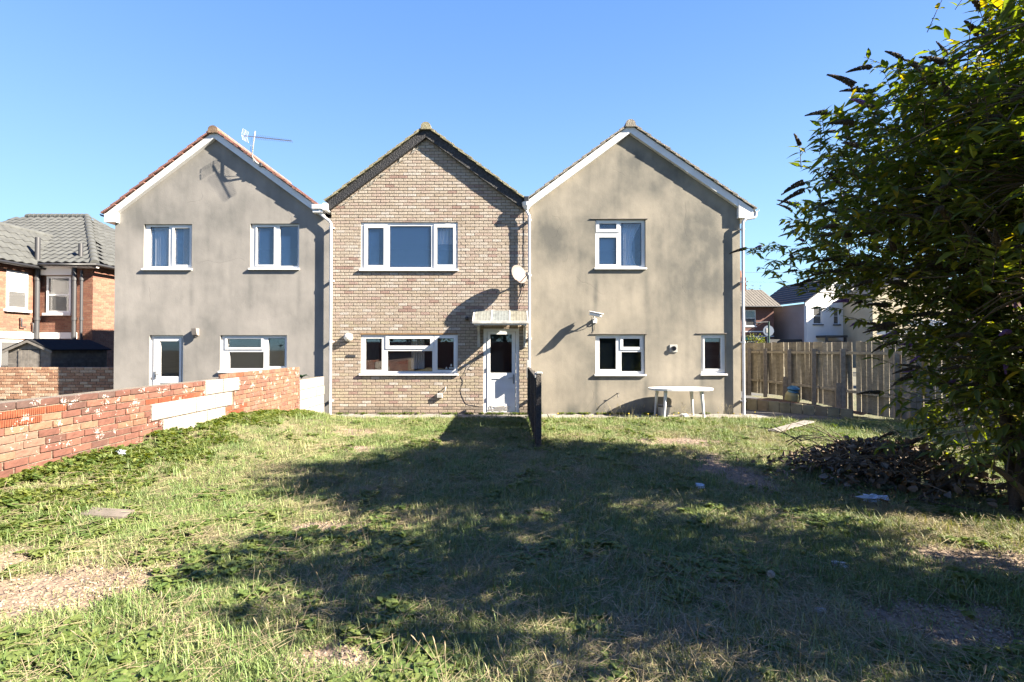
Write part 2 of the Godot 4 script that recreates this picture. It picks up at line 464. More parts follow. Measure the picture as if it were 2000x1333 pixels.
# ---------------------------------------------------------------- bricks
# a course-laid face: tf.x runs along the wall, tf.y up, tf.z out of it
func brickwork(parent: Node3D, tf: Transform3D, region: PackedVector2Array, holes: Array, o: Dictionary) -> void:
	var lo := Vector2(1e9, 1e9); var hi := -lo
	for p in region: lo = lo.min(p); hi = hi.max(p)
	var L: float = o.get("len", 0.225); var C: float = o.get("course", 0.0765); var J: float = o.get("joint", 0.01)
	var y_top: float = o.get("top", hi.y)
	var pal: Array = o.palette
	var pick: Callable = o.pick
	var singles := []
	var merged := Shape.new()
	var rows := int(ceil((y_top - lo.y) / C))
	for r in rows:
		var y1 := y_top - r * C - J * 0.5; var y0 := y1 - C + J
		var x := lo.x - L + (L * 0.5 if r % 2 else 0.0) + (rng.randf() * 0.02 if o.get("rough", 0.0) > 0 else 0.0)
		while x < hi.x:
			var jl: float = L + o.get("rough", 0.0) * rng.randf_range(-1.0, 1.0)
			if o.get("header", 0.0) > rng.randf(): jl = L * 0.5
			var x0 := x + J * 0.5; var x1 := x + jl - J * 0.5
			x += jl
			var rect := PackedVector2Array([Vector2(x0, y0), Vector2(x1, y0), Vector2(x1, y1), Vector2(x0, y1)])
			var parts := Geometry2D.intersect_polygons(rect, region)
			for h in holes:
				if h[0] < x1 and h[1] > x0 and h[2] < y1 and h[3] > y0:
					var next: Array[PackedVector2Array] = []
					for p in parts: next.append_array(Geometry2D.clip_polygons(p, PackedVector2Array([Vector2(h[0], h[2]), Vector2(h[1], h[2]), Vector2(h[1], h[3]), Vector2(h[0], h[3])])))
					parts = next
			for p in parts:
				if p.size() < 3: continue
				var area := 0.0
				for k in p.size(): area += p[k].cross(p[(k + 1) % p.size()])
				if absf(area) * 0.5 < 0.0004: continue
				var kind: int = pick.call((x0 + x1) * 0.5, (y0 + y1) * 0.5, r)
				if kind < 0: continue
				var proud: float = o.get("proud", 0.009) + rng.randf_range(-0.5, 0.5) * o.get("uneven", 0.004)
				if parts.size() == 1 and p.size() == 4 and absf(absf(area) * 0.5 - (x1 - x0) * (y1 - y0)) < 1e-5:
					singles.append([(tf * Vector3((x0 + x1) * 0.5, (y0 + y1) * 0.5, 0)), x0, x1, y0, y1, kind, proud])
				else:
					merged.col = pal[kind]
					merged.prism(p, tf, proud - 0.03, proud)
	var eye := Vector3(0, 1.67, 0)
	singles.sort_custom(func(a, b): return a[0].distance_squared_to(eye) < b[0].distance_squared_to(eye))
	var shared := {}
	var most: int = o.get("most", 300)
	for k in singles.size():
		var q: Array = singles[k]
		var ce := tf * Vector3((q[1] + q[2]) * 0.5, (q[3] + q[4]) * 0.5, q[6] - 0.02)
		var turn := tf.basis * Basis.from_euler(Vector3(rng.randf_range(-1, 1), rng.randf_range(-1, 1), rng.randf_range(-1, 1)) * o.get("tilt", 0.006))
		var size := Vector3(q[2] - q[1], q[4] - q[3], 0.04)
		if k < most:
			var key := [q[5], roundi(size.x * 100)]
			if not shared.has(key):
				var s := Shape.new()
				s.col = pal[q[5]]
				if q[5] == o.get("ribbed", -1):
					s.hexa(Vector3(0, 0, -0.003), size - Vector3(0, 0, 0.006), Basis(), 0.0)
					var nr := 10
					for j in nr: s.hexa(Vector3(size.x * ((j + 0.5) / nr - 0.5), 0, size.z * 0.5 - 0.006), Vector3(size.x / nr * 0.72, size.y * 0.985, 0.012), Basis(), 0.0)
				else:
					s.hexa(Vector3.ZERO, size, Basis(), 0.004)
				shared[key] = s.mesh()
			var b := put(o.get("name", "brick"), shared[key], M[o.get("mat", "brick_tint")], parent, false)
			b.transform = Transform3D(turn, ce - base_of.get(parent, Vector3.ZERO))
		else:
			merged.col = pal[q[5]]
			merged.hexa(ce, size, turn, 0.004 if o.get("merged_bevel", true) else 0.0)
	if merged.v.size(): stuff(put(o.get("name", "brick") + "work", merged, M[o.get("mat", "brick_tint")], parent))


# ---------------------------------------------------------------- roofs
# barge: eave, apex, eave of the verge board's upper edge at the front; back is the far end of the roof
func gable_roof(house: Node3D, barge: Array, deep: float, board: float, board_mats: Array, tile: String, ridge: String, back: float, proud := 0.1, step := 0.30, tile_h := 0.04) -> void:
	var zf := FZ + proud
	var tf := Transform3D(Basis(), Vector3.ZERO)
	for k in 2:
		var a: Vector2 = barge[0] if k == 0 else barge[2]
		var b: Vector2 = barge[1]
		var s := Shape.new()
		s.prism(PackedVector2Array([a, b, b - Vector2(0, deep), a - Vector2(0, deep)]), tf, FZ - 0.02, zf)
		put("bargeboard", s, M[board_mats[k]], house)
		# tiles in courses up the slope; the ones at the verge are separate
		var dir := (b - a).normalized(); var out := Vector2(-dir.y, dir.x) if k == 0 else Vector2(dir.y, -dir.x)
		var length := (b - a).length()
		var n := int(ceil(length / step))
		var rest := Shape.new()
		for j in n:
			var p := a + dir * (j * step - 0.05); var q := a + dir * minf(j * step + step + 0.06, length)
			var lift := 0.006 + rng.randf() * 0.008
			var poly := PackedVector2Array([p + out * (lift + 0.026), q + out * 0.004, q + out * (0.004 + tile_h), p + out * (lift + 0.026 + tile_h)])
			var t := Shape.new()
			t.prism(poly, tf, zf - 0.30, zf + 0.045 + rng.randf() * 0.012)
			put("verge_tile", t, M[tile], house)
			rest.prism(poly, tf, back, zf - 0.304)
		stuff(put("tile_course", rest, M[tile], house))
		var deck := Shape.new()
		deck.prism(PackedVector2Array([a - Vector2(0, 0.004), b - Vector2(0, 0.004), b - Vector2(0, 0.08), a - Vector2(0, 0.08)]), tf, back, FZ - 0.021)
		put("roof_deck", deck, M.dark_metal, house)
	var apex: Vector2 = barge[1]
	var z := zf + 0.06
	for j in 9:
		var s := Shape.new()
		var poly := PackedVector2Array()
		for g in 9: poly.append(apex + Vector2(0, 0.005) + Vector2(cos(PI * g / 8.0) * 0.125, sin(PI * g / 8.0) * 0.115))
		poly.append(apex + Vector2(-0.125, -0.065)); poly.append(apex + Vector2(0.125, -0.065))
		s.prism(poly, tf, z - 0.44, z)
		put("ridge_tile", s, M[ridge] if j < 1 else M[tile], house)
		z -= 0.45

func shell(house: Node3D, x0: float, x1: float, barge: Array, deep: float, holes: Array, front: String, zw := 0.0) -> void:
	var top := []
	for p in barge: top.append(Vector2(p.x, p.y - deep + 0.02))
	if zw == 0.0: zw = FZ
	var s := Shape.new()
	s.uvx = Vector4(x0, x1 - x0, 0, 7.3)
	s.panel(x0, x1, -0.3, top, holes, zw, zw - 0.28)
	put("wall", s, M[front], house)
	var back := Shape.new()
	back.panel(x0 + 0.002, x1 - 0.002, -0.3, top, [], -19.3, -19.5)
	put("rear_wall", back, M.grey_render, house)
	var el: float = (barge[0] as Vector2).y - deep; var er: float = (barge[2] as Vector2).y - deep
	var side := Shape.new()
	side.span(x0 + 0.001, x0 + 0.2, -0.3, el + 0.14, zw - 0.281, -19.299)
	put("side_wall", side, M[front] if front != "mortar" else M.grey_render, house)
	side = Shape.new()
	side.span(x1 - 0.2, x1 - 0.001, -0.3, er + 0.14, zw - 0.281, -19.299)
	put("side_wall", side, M[front] if front != "mortar" else M.grey_render, house)
	var f := Shape.new()
	for y: float in [-0.02, 2.62, 5.05]: f.span(x0 + 0.201, x1 - 0.201, y - 0.2, y, zw - 0.282, -19.298)
	f.span(x0 + 0.202, x1 - 0.202, 0, 5.0, -15.8, -15.9)
	put("floor", f, M.room, house)

func downpipe(house: Node3D, pts: Array, m := "pipe_white", r := 0.034) -> void:
	var s := Shape.new()
	var rr := []
	for p in pts: rr.append(r)
	s.tube(pts, rr, 12)
	var o := put("drainpipe", s, M[m], house)
	var a: Vector3 = pts[-2]; var b: Vector3 = pts[-1]
	for t: float in [0.02, 0.3, 0.62, 0.93]:
		var p := a.lerp(b, t)
		var c := Shape.new()
		c.tube([p + Vector3(0, 0.03, 0), p - Vector3(0, 0.03, 0)], [r + 0.007], 12)
		c.span(p.x - 0.055, p.x + 0.055, p.y - 0.012, p.y + 0.012, FZ, p.z)
		put("pipe_clip", c, M[m], o)

func gutter(house: Node3D, x: float, y: float, m: String, zf := FZ + 0.09, back := -19.5) -> void:
	var s := Shape.new()
	var poly := PackedVector2Array()
	for g in 9: poly.append(Vector2(x, y) + Vector2(cos(PI + PI * g / 8.0), sin(PI + PI * g / 8.0)) * 0.06)
	for g in 9: poly.append(Vector2(x, y) + Vector2(cos(-PI * g / 8.0), sin(-PI * g / 8.0)) * 0.054)
	s.prism(poly, Transform3D(), back, zf)
	put("gutter", s, M[m], house)


# ---------------------------------------------------------------- ground
func bank(d: float) -> float:
	var t := [[0.0, 0.25], [4.3, 0.27], [6.2, 0.40], [8.0, 0.42], [9.2, 0.36], [10.2, 0.24], [11.0, 0.10], [11.5, 0.0], [30.0, 0.0]]
	for k in t.size() - 1:
		if d <= t[k + 1][0]: return lerpf(t[k][1], t[k + 1][1], (d - t[k][0]) / (t[k + 1][0] - t[k][0]))
	return 0.0

func ground(x: float, z: float) -> float:
	var d := -z
	var h := 0.02 * clampf(11.0 - d, 0.0, 10.0)
	h += bank(d) * smoothstep(-3.1, -4.5, x)
	h += 0.03 * fbm.get_noise_2d(x * 2.0, z * 2.0) * smoothstep(11.4, 10.0, d) + 0.015 * fbm.get_noise_2d(x * 9.0, z * 9.0) * smoothstep(11.4, 10.5, d)
	return lerpf(h, -0.05, smoothstep(11.22, 11.3, d) * smoothstep(12.5, 5.0, x))

# how bare the ground is: 1 is gravel and chippings, 0 is thick grass
func bare(x: float, d: float) -> float:
	var b := 0.0
	for s in [[-3.0, 3.05, 1.35, 0.56], [2.9, 8.2, 0.95, 0.6], [2.75, 6.2, 0.5, 1.5], [2.35, 2.6, 0.8, 0.35], [-1.6, 4.15, 0.5, 0.2], [3.4, 3.4, 0.8, 0.5], [-2.3, 7.6, 0.5, 0.4], [-2.9, 9.2, 0.5, 0.7], [-0.9, 2.35, 0.4, 0.2]]:
		b = maxf(b, 1.25 * exp(-pow((x - s[0]) / s[2], 2) - pow((d - s[1]) / s[3], 2)))
	b += 0.45 * fbm.get_noise_2d(x * 3.0 + 30.0, d * 3.0) + 0.25 * fbm.get_noise_2d(x * 9.0, d * 9.0 + 7.0)
	return clampf(b, 0, 1)

func dryness(x: float, d: float) -> float:
	return clampf(0.36 + 0.75 * fbm.get_noise_2d(x * 1.3 + 11.0, d * 1.3) + 0.35 * fbm.get_noise_2d(x * 5.0, d * 5.0 + 40.0) - 0.25 * smoothstep(8.0, 11.0, d), 0, 1)

func lay_ground() -> void:
	var s := Shape.new()
	var x0 := -4.95; var x1 := 13.0; var z0 := 4.0; var z1 := -17.0; var st := 0.11
	var nx := int((x1 - x0) / st); var nz := int((z0 - z1) / st)
	for j in nz + 1:
		for i in nx + 1:
			var x := x0 + i * st; var z := z0 - j * st
			var b := bare(x, -z); var dr := dryness(x, -z)
			var g := Color(0.13, 0.14, 0.05).lerp(Color(0.30, 0.24, 0.13), dr)
			s.col = g.lerp(Color(0.33, 0.235, 0.16), b)
			var e := 0.05
			var nn := Vector3(ground(x - e, z) - ground(x + e, z), 2 * e, ground(x, z - e) - ground(x, z + e)).normalized()
			s.vert(Vector3(x, ground(x, z), z), nn)
	for j in nz:
		for i in nx:
			var k := j * (nx + 1) + i
			s.ix.append_array([k, k + nx + 2, k + 1, k, k + nx + 1, k + nx + 2])
	struct("lawn", s, M.soil)
	s = Shape.new()
	s.span(-400, 400, -0.5, -0.09, -400, 200)
	struct("terrain", s, M.terrain)
	s = Shape.new()
	s.col = Color(1, 1, 1)
	for k in 12:
		var a := -4.52 + k * 0.9
		s.span(a + 0.004, a + 0.896, -0.14, -0.004 - 0.004 * (k % 3), FZ + 0.8, FZ - 0.02, 0.006)
	struct("path", s, M.concrete)
	s = Shape.new()
	s.span(5.732, 8.9, -0.088, -0.03, -11.3, -22)
	struct("side_path", s, M.asphalt)

func blade(s: Shape, at: Vector3, az: float, h: float, w: float, lean: float) -> void:
	var d := Vector3(cos(az), 0, sin(az)); var side := Vector3(-d.z, 0, d.x) * w
	var p1 := at + Vector3.UP * h * 0.62 + d * lean * 0.35; var p2 := at + Vector3.UP * h + d * lean
	s.quad(at - side, at + side, p1 + side * 0.8, p1 - side * 0.8)
	s.tri(p1 - side * 0.8, p1 + side * 0.8, p2)

# a leaf of length 1 along +x, folded along its rib and curved down
func leaf_shape(w: float, fold: float, droop: float) -> Shape:
	var s := Shape.new()
	var xs := [0.0, 0.28, 0.62, 1.0]; var ws := [0.05, 1.0, 0.75, 0.0]
	for k in 3:
		var a := Vector3(xs[k], -droop * xs[k] * xs[k], 0); var b := Vector3(xs[k + 1], -droop * xs[k + 1] * xs[k + 1], 0)
		for sd: int in [-1, 1]:
			var al := a + Vector3(0, fold * ws[k] * w, sd * ws[k] * w); var bl := b + Vector3(0, fold * ws[k + 1] * w, sd * ws[k + 1] * w)
			if sd > 0: s.quad(a, al, bl, b)
			else: s.quad(a, b, bl, al)
	return s

func grow_grass() -> void:
	var tufts := []
	for t in 4:
		var s := Shape.new()
		for b in 20:
			var p := Vector3(rng.randf_range(-0.06, 0.06), 0, rng.randf_range(-0.06, 0.06))
			blade(s, p, rng.randf() * TAU, rng.randf_range(0.012, 0.036) * (2.4 if t == 3 else 1.0), rng.randf_range(0.0011, 0.0022), rng.randf_range(0.014, 0.055))
		tufts.append(s.mesh())
	var straw := Shape.new()
	for b in 9:
		var p := Vector3(rng.randf_range(-0.09, 0.09), rng.randf_range(0.005, 0.03), rng.randf_range(-0.09, 0.09))
		var az := rng.randf() * TAU
		var q := p + Vector3(cos(az), rng.randf_range(0.0, 0.25), sin(az)) * rng.randf_range(0.04, 0.13)
		straw.bar(p, q, 0.0014, 0.0011)
	var clover := Shape.new()
	var lf := leaf_shape(0.36, 0.25, 0.25)
	for b in 7:
		var az := rng.randf() * TAU
		var tf := Transform3D(Basis(Vector3.UP, az) * Basis(Vector3.FORWARD, rng.randf_range(-0.5, 0.25)) * Basis().scaled(Vector3.ONE * rng.randf_range(0.02, 0.055)), Vector3(rng.randf_range(-0.03, 0.03), rng.randf_range(0.01, 0.045), rng.randf_range(-0.03, 0.03)))
		var k0 := clover.v.size()
		for j in lf.v.size(): clover.v.append(tf * lf.v[j]); clover.n.append((tf.basis * lf.n[j]).normalized()); clover.u.append(lf.u[j]); clover.c.append(Color.WHITE)
		for j in lf.ix: clover.ix.append(k0 + j)
	var pl := [[], [], [], []]; var cl := [[], [], [], []]
	var ps := []; var cs := []; var pw := []; var cw := []
	var n := 0
	while n < 190000:
		n += 1
		var t := rng.randf()
		var d := 1.2 * pow(11.32 / 1.2, pow(t, 0.72))
		var x := rng.randf_range(-1.0, 1.0) * (1.14 * d + 1.6)
		if x < -4.55 or x > 9.2 or (d > 10.9 and x > 6.2): continue
		var z := -d
		var b := bare(x, d); var dr := dryness(x, d)
		var p := Vector3(x, ground(x, z) - 0.004, z)
		var sc := rng.randf_range(0.7, 1.25) * (1.0 + 0.055 * d)
		var tf := Transform3D(Basis(Vector3.UP, rng.randf() * TAU).scaled(Vector3(sc, sc * rng.randf_range(0.75, 1.2), sc)), p)
		if x < -3.3 and rng.randf() < 0.6: continue
		if rng.randf() < b * 0.98: continue
		var kind := rng.randf()
		var weed := smoothstep(0.1, 0.6, fbm.get_noise_2d(x * 2.2 + 77.0, d * 2.2) + 0.32 * smoothstep(0.5, -2.5, x) * smoothstep(5.5, 3.0, d))
		if kind < 0.04 + 0.30 * dr * dr:
			ps.append(tf); cs.append(Color(0.50, 0.41, 0.25) * rng.randf_range(0.65, 1.1))
		elif kind > 1.0 - 0.40 * weed:
			pw.append(tf); cw.append(Color(0.15, 0.24, 0.055).lerp(Color(0.27, 0.33, 0.09), rng.randf()))
		else:
			var k := rng.randi() % 3 if rng.randf() < 0.93 else 3
			pl[k].append(tf)
			var green := Color(0.12, 0.22, 0.045).lerp(Color(0.29, 0.36, 0.11), rng.randf())
			cl[k].append(green.lerp(Color(0.60, 0.52, 0.28), clampf(dr * 0.76 + rng.randf_range(-0.5, 0.2), 0, 1)) * rng.randf_range(0.72, 1.12))
	for k in 4: scatter("grass", tufts[k], M.blade, pl[k], cl[k])
	scatter("straw", straw.mesh(), M.blade, ps, cs)
	scatter("weeds", clover.mesh(), M.leaf, pw, cw)
	# long dry stalks
	ps = []; cs = []
	var stalk := Shape.new()
	for b in 3:
		var az := rng.randf() * TAU; var top := Vector3(cos(az) * 0.07, rng.randf_range(0.14, 0.24), sin(az) * 0.07)
		stalk.tube([Vector3.ZERO, top * 0.5 + Vector3(0, 0.02, 0), top], [0.0011, 0.0009, 0.0006], 4, false)
		stalk.tube([top * 0.86, top * 0.95 + Vector3(0, 0.004, 0), top * 1.05], [0.001, 0.003, 0.0006], 4, false)
	for k in 800:
		var d := 1.3 * pow(11.0 / 1.3, rng.randf()); var x := rng.randf_range(-1.0, 1.0) * (1.1 * d + 1.0)
		if x < -4.2 or x > 8.0: continue
		var sc := rng.randf_range(0.5, 1.2)
		ps.append(Transform3D(Basis(Vector3.UP, rng.randf() * TAU).scaled(Vector3.ONE * sc) * Basis(Vector3.RIGHT, rng.randf_range(0, 0.9)), Vector3(x, ground(x, -d), -d)))
		cs.append(Color(0.42, 0.34, 0.21) * rng.randf_range(0.6, 1.1))
	for k in 34:
		var x := rng.randf_range(1.9, 5.4) if k > 14 else rng.randf_range(2.2, 3.0)
		ps.append(Transform3D(Basis(Vector3.UP, rng.randf() * TAU).scaled(Vector3.ONE * rng.randf_range(0.9, 1.9)), Vector3(x, -0.01, FZ + rng.randf_range(0.15, 0.75))))
		cs.append(Color(0.42, 0.36, 0.2) * rng.randf_range(0.7, 1.1))
	scatter("dry_stalks", stalk.mesh(), M.blade, ps, cs)
	var bud := Shape.new()
	bud.lathe([Vector2(0.0, -0.006), Vector2(0.011, 0.0), Vector2(0.014, 0.007), Vector2(0.0, 0.01)], Vector3.ZERO, Basis(), 9)
	bud.tube([Vector3(0, -0.09, 0), Vector3(0, -0.004, 0)], [0.0015], 4, false)
	ps = []; cs = []
	for k in 26:
		var x := rng.randf_range(0.8, 5.8); var d := rng.randf_range(10.9, 11.6)
		ps.append(Transform3D(Basis(Vector3.RIGHT, rng.randf_range(-0.3, 0.6)).scaled(Vector3.ONE * rng.randf_range(0.8, 1.5)), Vector3(x, 0.09 + rng.randf() * 0.05, -d)))
		cs.append(Color(0.5, 0.36, 0.02))
	scatter("yellow_flowers", bud.mesh(), M.pebble, ps, cs)
	# gravel and chippings where the ground is bare
	var peb := Shape.new()
	peb.hexa(Vector3.ZERO, Vector3(0.017, 0.008, 0.012), Basis(), 0.0035)
	ps = []; cs = []
	for k in 70000:
		var d := 1.5 * pow(10.5 / 1.5, rng.randf()); var x := rng.randf_range(-1.0, 1.0) * (1.1 * d + 1.0)
		if x < -4.3 or x > 6.0 or rng.randf() > bare(x, d) * 1.3 - 0.1: continue
		var q := Basis.from_euler(Vector3(rng.randf_range(-0.6, 0.6), rng.randf() * TAU, rng.randf_range(-0.6, 0.6))).scaled(Vector3.ONE * rng.randf_range(0.35, 1.25))
		ps.append(Transform3D(q, Vector3(x, ground(x, -d) + 0.003, -d)))
		cs.append(Color(0.30, 0.205, 0.135).lerp(Color(0.46, 0.36, 0.27), rng.randf()) * rng.randf_range(0.6, 1.1))
	scatter("gravel", peb.mesh(), M.pebble, ps, cs)
	# low creepers on the bank below the wall, and green shoots along the foot of the houses
	ps = []; cs = []
	for k in 13000:
		var d := rng.randf_range(2.6, 11.5); var t := rng.randf()
		var x := -4.52 + pow(t, 1.6) * lerpf(0.85, 0.36, smoothstep(4.0, 11.0, d))
		if fbm.get_noise_2d(x * 3.0, d * 2.0 + 20.0) < -0.10: continue
		if Vector2((x + 3.1) / 1.1, (d - 3.1) / 0.5).length() < 1.0: continue
		var sc := rng.randf_range(0.45, 1.0)
		ps.append(Transform3D(Basis(Vector3.UP, rng.randf() * TAU).scaled(Vector3.ONE * sc) * Basis(Vector3.RIGHT, rng.randf_range(-0.7, 0.7)), Vector3(x, ground(x, -d) + rng.randf_range(0.0, 0.09) * (1.0 - t), -d)))
		cs.append(Color(0.10, 0.18, 0.035).lerp(Color(0.28, 0.32, 0.07), rng.randf()))
	scatter("creepers", clover.mesh(), M.leaf, ps, cs)
	ps = []; cs = []
	for k in 900:
		var x := rng.randf_range(-4.4, 5.6)
		if fbm.get_noise_2d(x * 4.0, 1.0) < -0.05: continue
		ps.append(Transform3D(Basis(Vector3.UP, rng.randf() * TAU).scaled(Vector3.ONE * rng.randf_range(0.5, 1.3)), Vector3(x, -0.005, FZ + rng.randf_range(0.02, 0.16))))
		cs.append(Color(0.11, 0.2, 0.035).lerp(Color(0.24, 0.29, 0.06), rng.randf()))
	scatter("wall_foot_shoots", clover.mesh(), M.leaf, ps, cs)
	ps = []; cs = []
	for k in 260:
		var x := rng.randf_range(-4.3, 8.0); var d := rng.randf_range(10.7, 11.35)
		var sc := rng.randf_range(0.9, 1.6)
		ps.append(Transform3D(Basis(Vector3.UP, rng.randf() * TAU).scaled(Vector3(sc, sc, sc)), Vector3(x, ground(x, -d) - 0.01, -d)))
		cs.append(Color(0.16, 0.21, 0.05).lerp(Color(0.38, 0.34, 0.16), rng.randf()))
	scatter("edge_grass", tufts[3], M.blade, ps, cs)


# ---------------------------------------------------------------- the three houses
func left_house() -> void:
	var h := thing("rendered_house", "grey rendered gable house with red roof tiles and four windows over a brick garden wall", "house", Vector3(-7.26, 0, FZ))
	var barge := [Vector2(-10.144, 4.986), Vector2(-7.445, 7.063), Vector2(-4.70, 5.06)]
	var ul := [-9.246, -8.041, 3.589, 4.756]; var ur := [-6.575, -5.348, 3.597, 4.769]
	var dr := [-9.085, -8.237, -0.02, 1.965]; var lw := [-7.314, -5.641, 1.017, 1.965]
	shell(h, -9.972, -4.555, barge, 0.175, [ul, ur, dr, lw], "render_grey")
	gable_roof(h, barge, 0.175, 0.02, ["white_plastic", "white_plastic"], "tile_red", "ridge_ochre", -19.6, 0.1, 0.30)
	window(h, ul, [[-9.125, -8.655, 3.70, 4.70, 0.0], [-8.515, -8.125, 3.738, 4.666, 0.052]], "sky_tint_pane")
	window(h, ur, [[-6.43, -6.0, 3.74, 4.69, 0.03], [-5.857, -5.405, 3.712, 4.717, 0.0]], "sky_tint_pane")
	window(h, lw, [[-7.165, -6.307, 1.658, 1.876, 0.052], [-7.12, -6.25, 1.132, 1.542, 0.0], [-6.136, -5.718, 1.184, 1.888, 0.0]], "pane")
	var zf := FZ - 0.06
	var f := Shape.new()
	f.panel(dr[0], dr[1], 0.0, [Vector2(dr[0], dr[3] - 0.003), Vector2(dr[1], dr[3] - 0.003)], [[-9.02, -8.30, 0.03, 1.9]], zf, zf - 0.07)
	var d := put("door", f, M.white_plastic, h)
	f = Shape.new()
	f.panel(-9.01, -8.31, 0.035, [Vector2(-9.01, 1.895), Vector2(-8.31, 1.895)], [[-8.863, -8.365, 0.928, 1.815], [-8.863, -8.365, 0.16, 0.76]], zf + 0.015, zf - 0.05)
	put("door_leaf", f, M.white_plastic, d)
	f = Shape.new(); f.span(-8.87, -8.36, 0.155, 0.765, zf - 0.005, zf - 0.03); put("door_panel", f, M.white_plastic, d)
	f = Shape.new(); f.span(-8.87, -8.36, 0.92, 1.822, zf - 0.012, zf - 0.016); put("pane", f, M.pane, d)
	f = Shape.new()
	f.bar(Vector3(-8.95, 0.98, zf + 0.05), Vector3(-8.85, 0.985, zf + 0.055), 0.02, 0.018); f.span(-8.975, -8.935, 0.87, 1.06, zf + 0.015, zf + 0.03, 0.004)
	put("handle", f, M.grey_metal, d)
	# boxed eaves, gutters and the pipe that turns round the corner
	f = Shape.new()
	f.prism(PackedVector2Array([Vector2(-10.15, 4.78), Vector2(-9.86, 4.78), Vector2(-9.86, 5.02), Vector2(-10.15, 4.985)]), Transform3D(), FZ - 0.3, FZ + 0.12)
	put("eaves_box", f, M.white_plastic, h)
	f = Shape.new(); f.span(-10.13, -9.98, 4.79, 4.97, FZ - 0.31, -19.4); put("eaves_board", f, M.white_plastic, h)
	gutter(h, -10.23, 4.99, "black_plastic")
	f = Shape.new(); f.tube([Vector3(-10.2, 4.95, -13.0), Vector3(-10.15, 4.8, -13.0), Vector3(-10.03, 4.6, -13.0), Vector3(-10.03, -0.1, -13.0)], [0.034], 10); put("drainpipe", f, M.black_plastic, h)
	f = Shape.new(); f.span(-4.96, -4.70, 5.085, 5.20, FZ + 0.1, FZ + 0.2, 0.01); f.span(-4.95, -4.70, 5.0, 5.084, FZ + 0.02, FZ + 0.17, 0.01); put("hopper", f, M.white_plastic, h)
	f = Shape.new(); f.span(-4.70, -4.575, 5.05, 5.235, FZ - 0.2, FZ + 0.19, 0.012); put("eaves_box", f, M.white_plastic, h)
	downpipe(h, [Vector3(-4.76, 5.06, FZ + 0.10), Vector3(-4.755, 4.97, FZ + 0.10), Vector3(-4.70, 4.92, FZ + 0.10), Vector3(-4.55, 4.80, FZ + 0.10), Vector3(-4.51, 4.74, FZ + 0.10), Vector3(-4.51, 0.0, FZ + 0.10)])
	drape(-9.08, -8.74, 3.6, 4.72, FZ - 0.17, "pale striped curtain behind the window of the grey house above its white door")
	drape(-8.36, -8.10, 3.6, 4.72, FZ - 0.17, "pale curtain at the right edge of the window above the white door")
	# lantern by the door
	var l := thing("wall_light", "small grey wedge wall light beside the white door of the grey house", "wall light", Vector3(-7.9, 1.95, FZ))
	f = Shape.new(); f.prism(PackedVector2Array([Vector2(0.0, 1.95), Vector2(0.09, 1.97), Vector2(0.13, 2.13), Vector2(0, 2.13)]), Transform3D(Basis(Vector3.BACK, Vector3.UP, Vector3.LEFT), Vector3(-7.9, 0, FZ)), -0.06, 0.06); put("lamp_housing", f, M.grey_render, l)
	f = Shape.new(); f.lathe([Vector2(0.0, -0.06), Vector2(0.03, -0.05), Vector2(0.04, 0.0), Vector2(0.0, 0.001)], Vector3(-7.9, 1.945, FZ + 0.06), Basis(), 14); put("sensor", f, M.black_plastic, l)
	aerial()

func aerial() -> void:
	var t := thing("tv_aerial", "thin white television aerial leaning above the red roof verge", "aerial", Vector3(-6.33, 6.2, FZ + 0.1))
	var s := Shape.new()
	s.tube([Vector3(-6.27, 6.20, FZ + 0.13), Vector3(-6.36, 6.27, FZ + 0.18), Vector3(-6.41, 6.36, FZ + 0.24), Vector3(-6.38, 6.55, FZ + 0.28), Vector3(-6.31, 6.97, FZ + 0.30)], [0.015], 8)
	put("mast", s, M.old_white, t)
	s = Shape.new(); s.span(-6.29, -6.21, 6.16, 6.25, FZ + 0.11, FZ + 0.16, 0.005); put("bracket", s, M.dark_metal, t)
	s = Shape.new()
	var a := Vector3(-6.58, 6.86, FZ + 0.29); var b := Vector3(-5.30, 6.62, FZ + 0.55)
	s.bar(a, b, 0.016, 0.016)
	put("boom", s, M.grey_metal, t)
	s = Shape.new()
	var ax := (b - a).normalized(); var cross := ax.cross(Vector3.UP).normalized()
	for k in 17:
		var p := a.lerp(b, 0.24 + 0.76 * k / 16.0)
		for tilt: float in [0.5, -0.5]:
			var e := (cross + Vector3.UP * tilt).normalized() * (0.085 - 0.002 * k)
			s.tube([p - e, p + e], [0.0035], 5)
	put("elements", s, M.dark_metal, t)
	s = Shape.new()
	for part: float in [0.075, -0.075]:
		var c := a + Vector3(0, part, 0) + ax * 0.02
		var up := (Vector3.UP + ax * part * 4.0).normalized()
		for k in 5: s.tube([c + up * (k - 2) * 0.03 - cross * 0.10, c + up * (k - 2) * 0.03 + cross * 0.10], [0.0035], 5)
		for k in 3: s.tube([c - up * 0.065 + cross * (k - 1) * 0.095, c + up * 0.065 + cross * (k - 1) * 0.095], [0.004], 5)
	put("reflector", s, M.old_white, t)
	s = Shape.new(); s.tube([a + ax * 0.2 - Vector3(0, 0.02, 0), Vector3(-6.45, 6.5, FZ + 0.25), Vector3(-6.42, 6.25, FZ + 0.13)], [0.004], 5); put("cable", s, M.old_white, t)

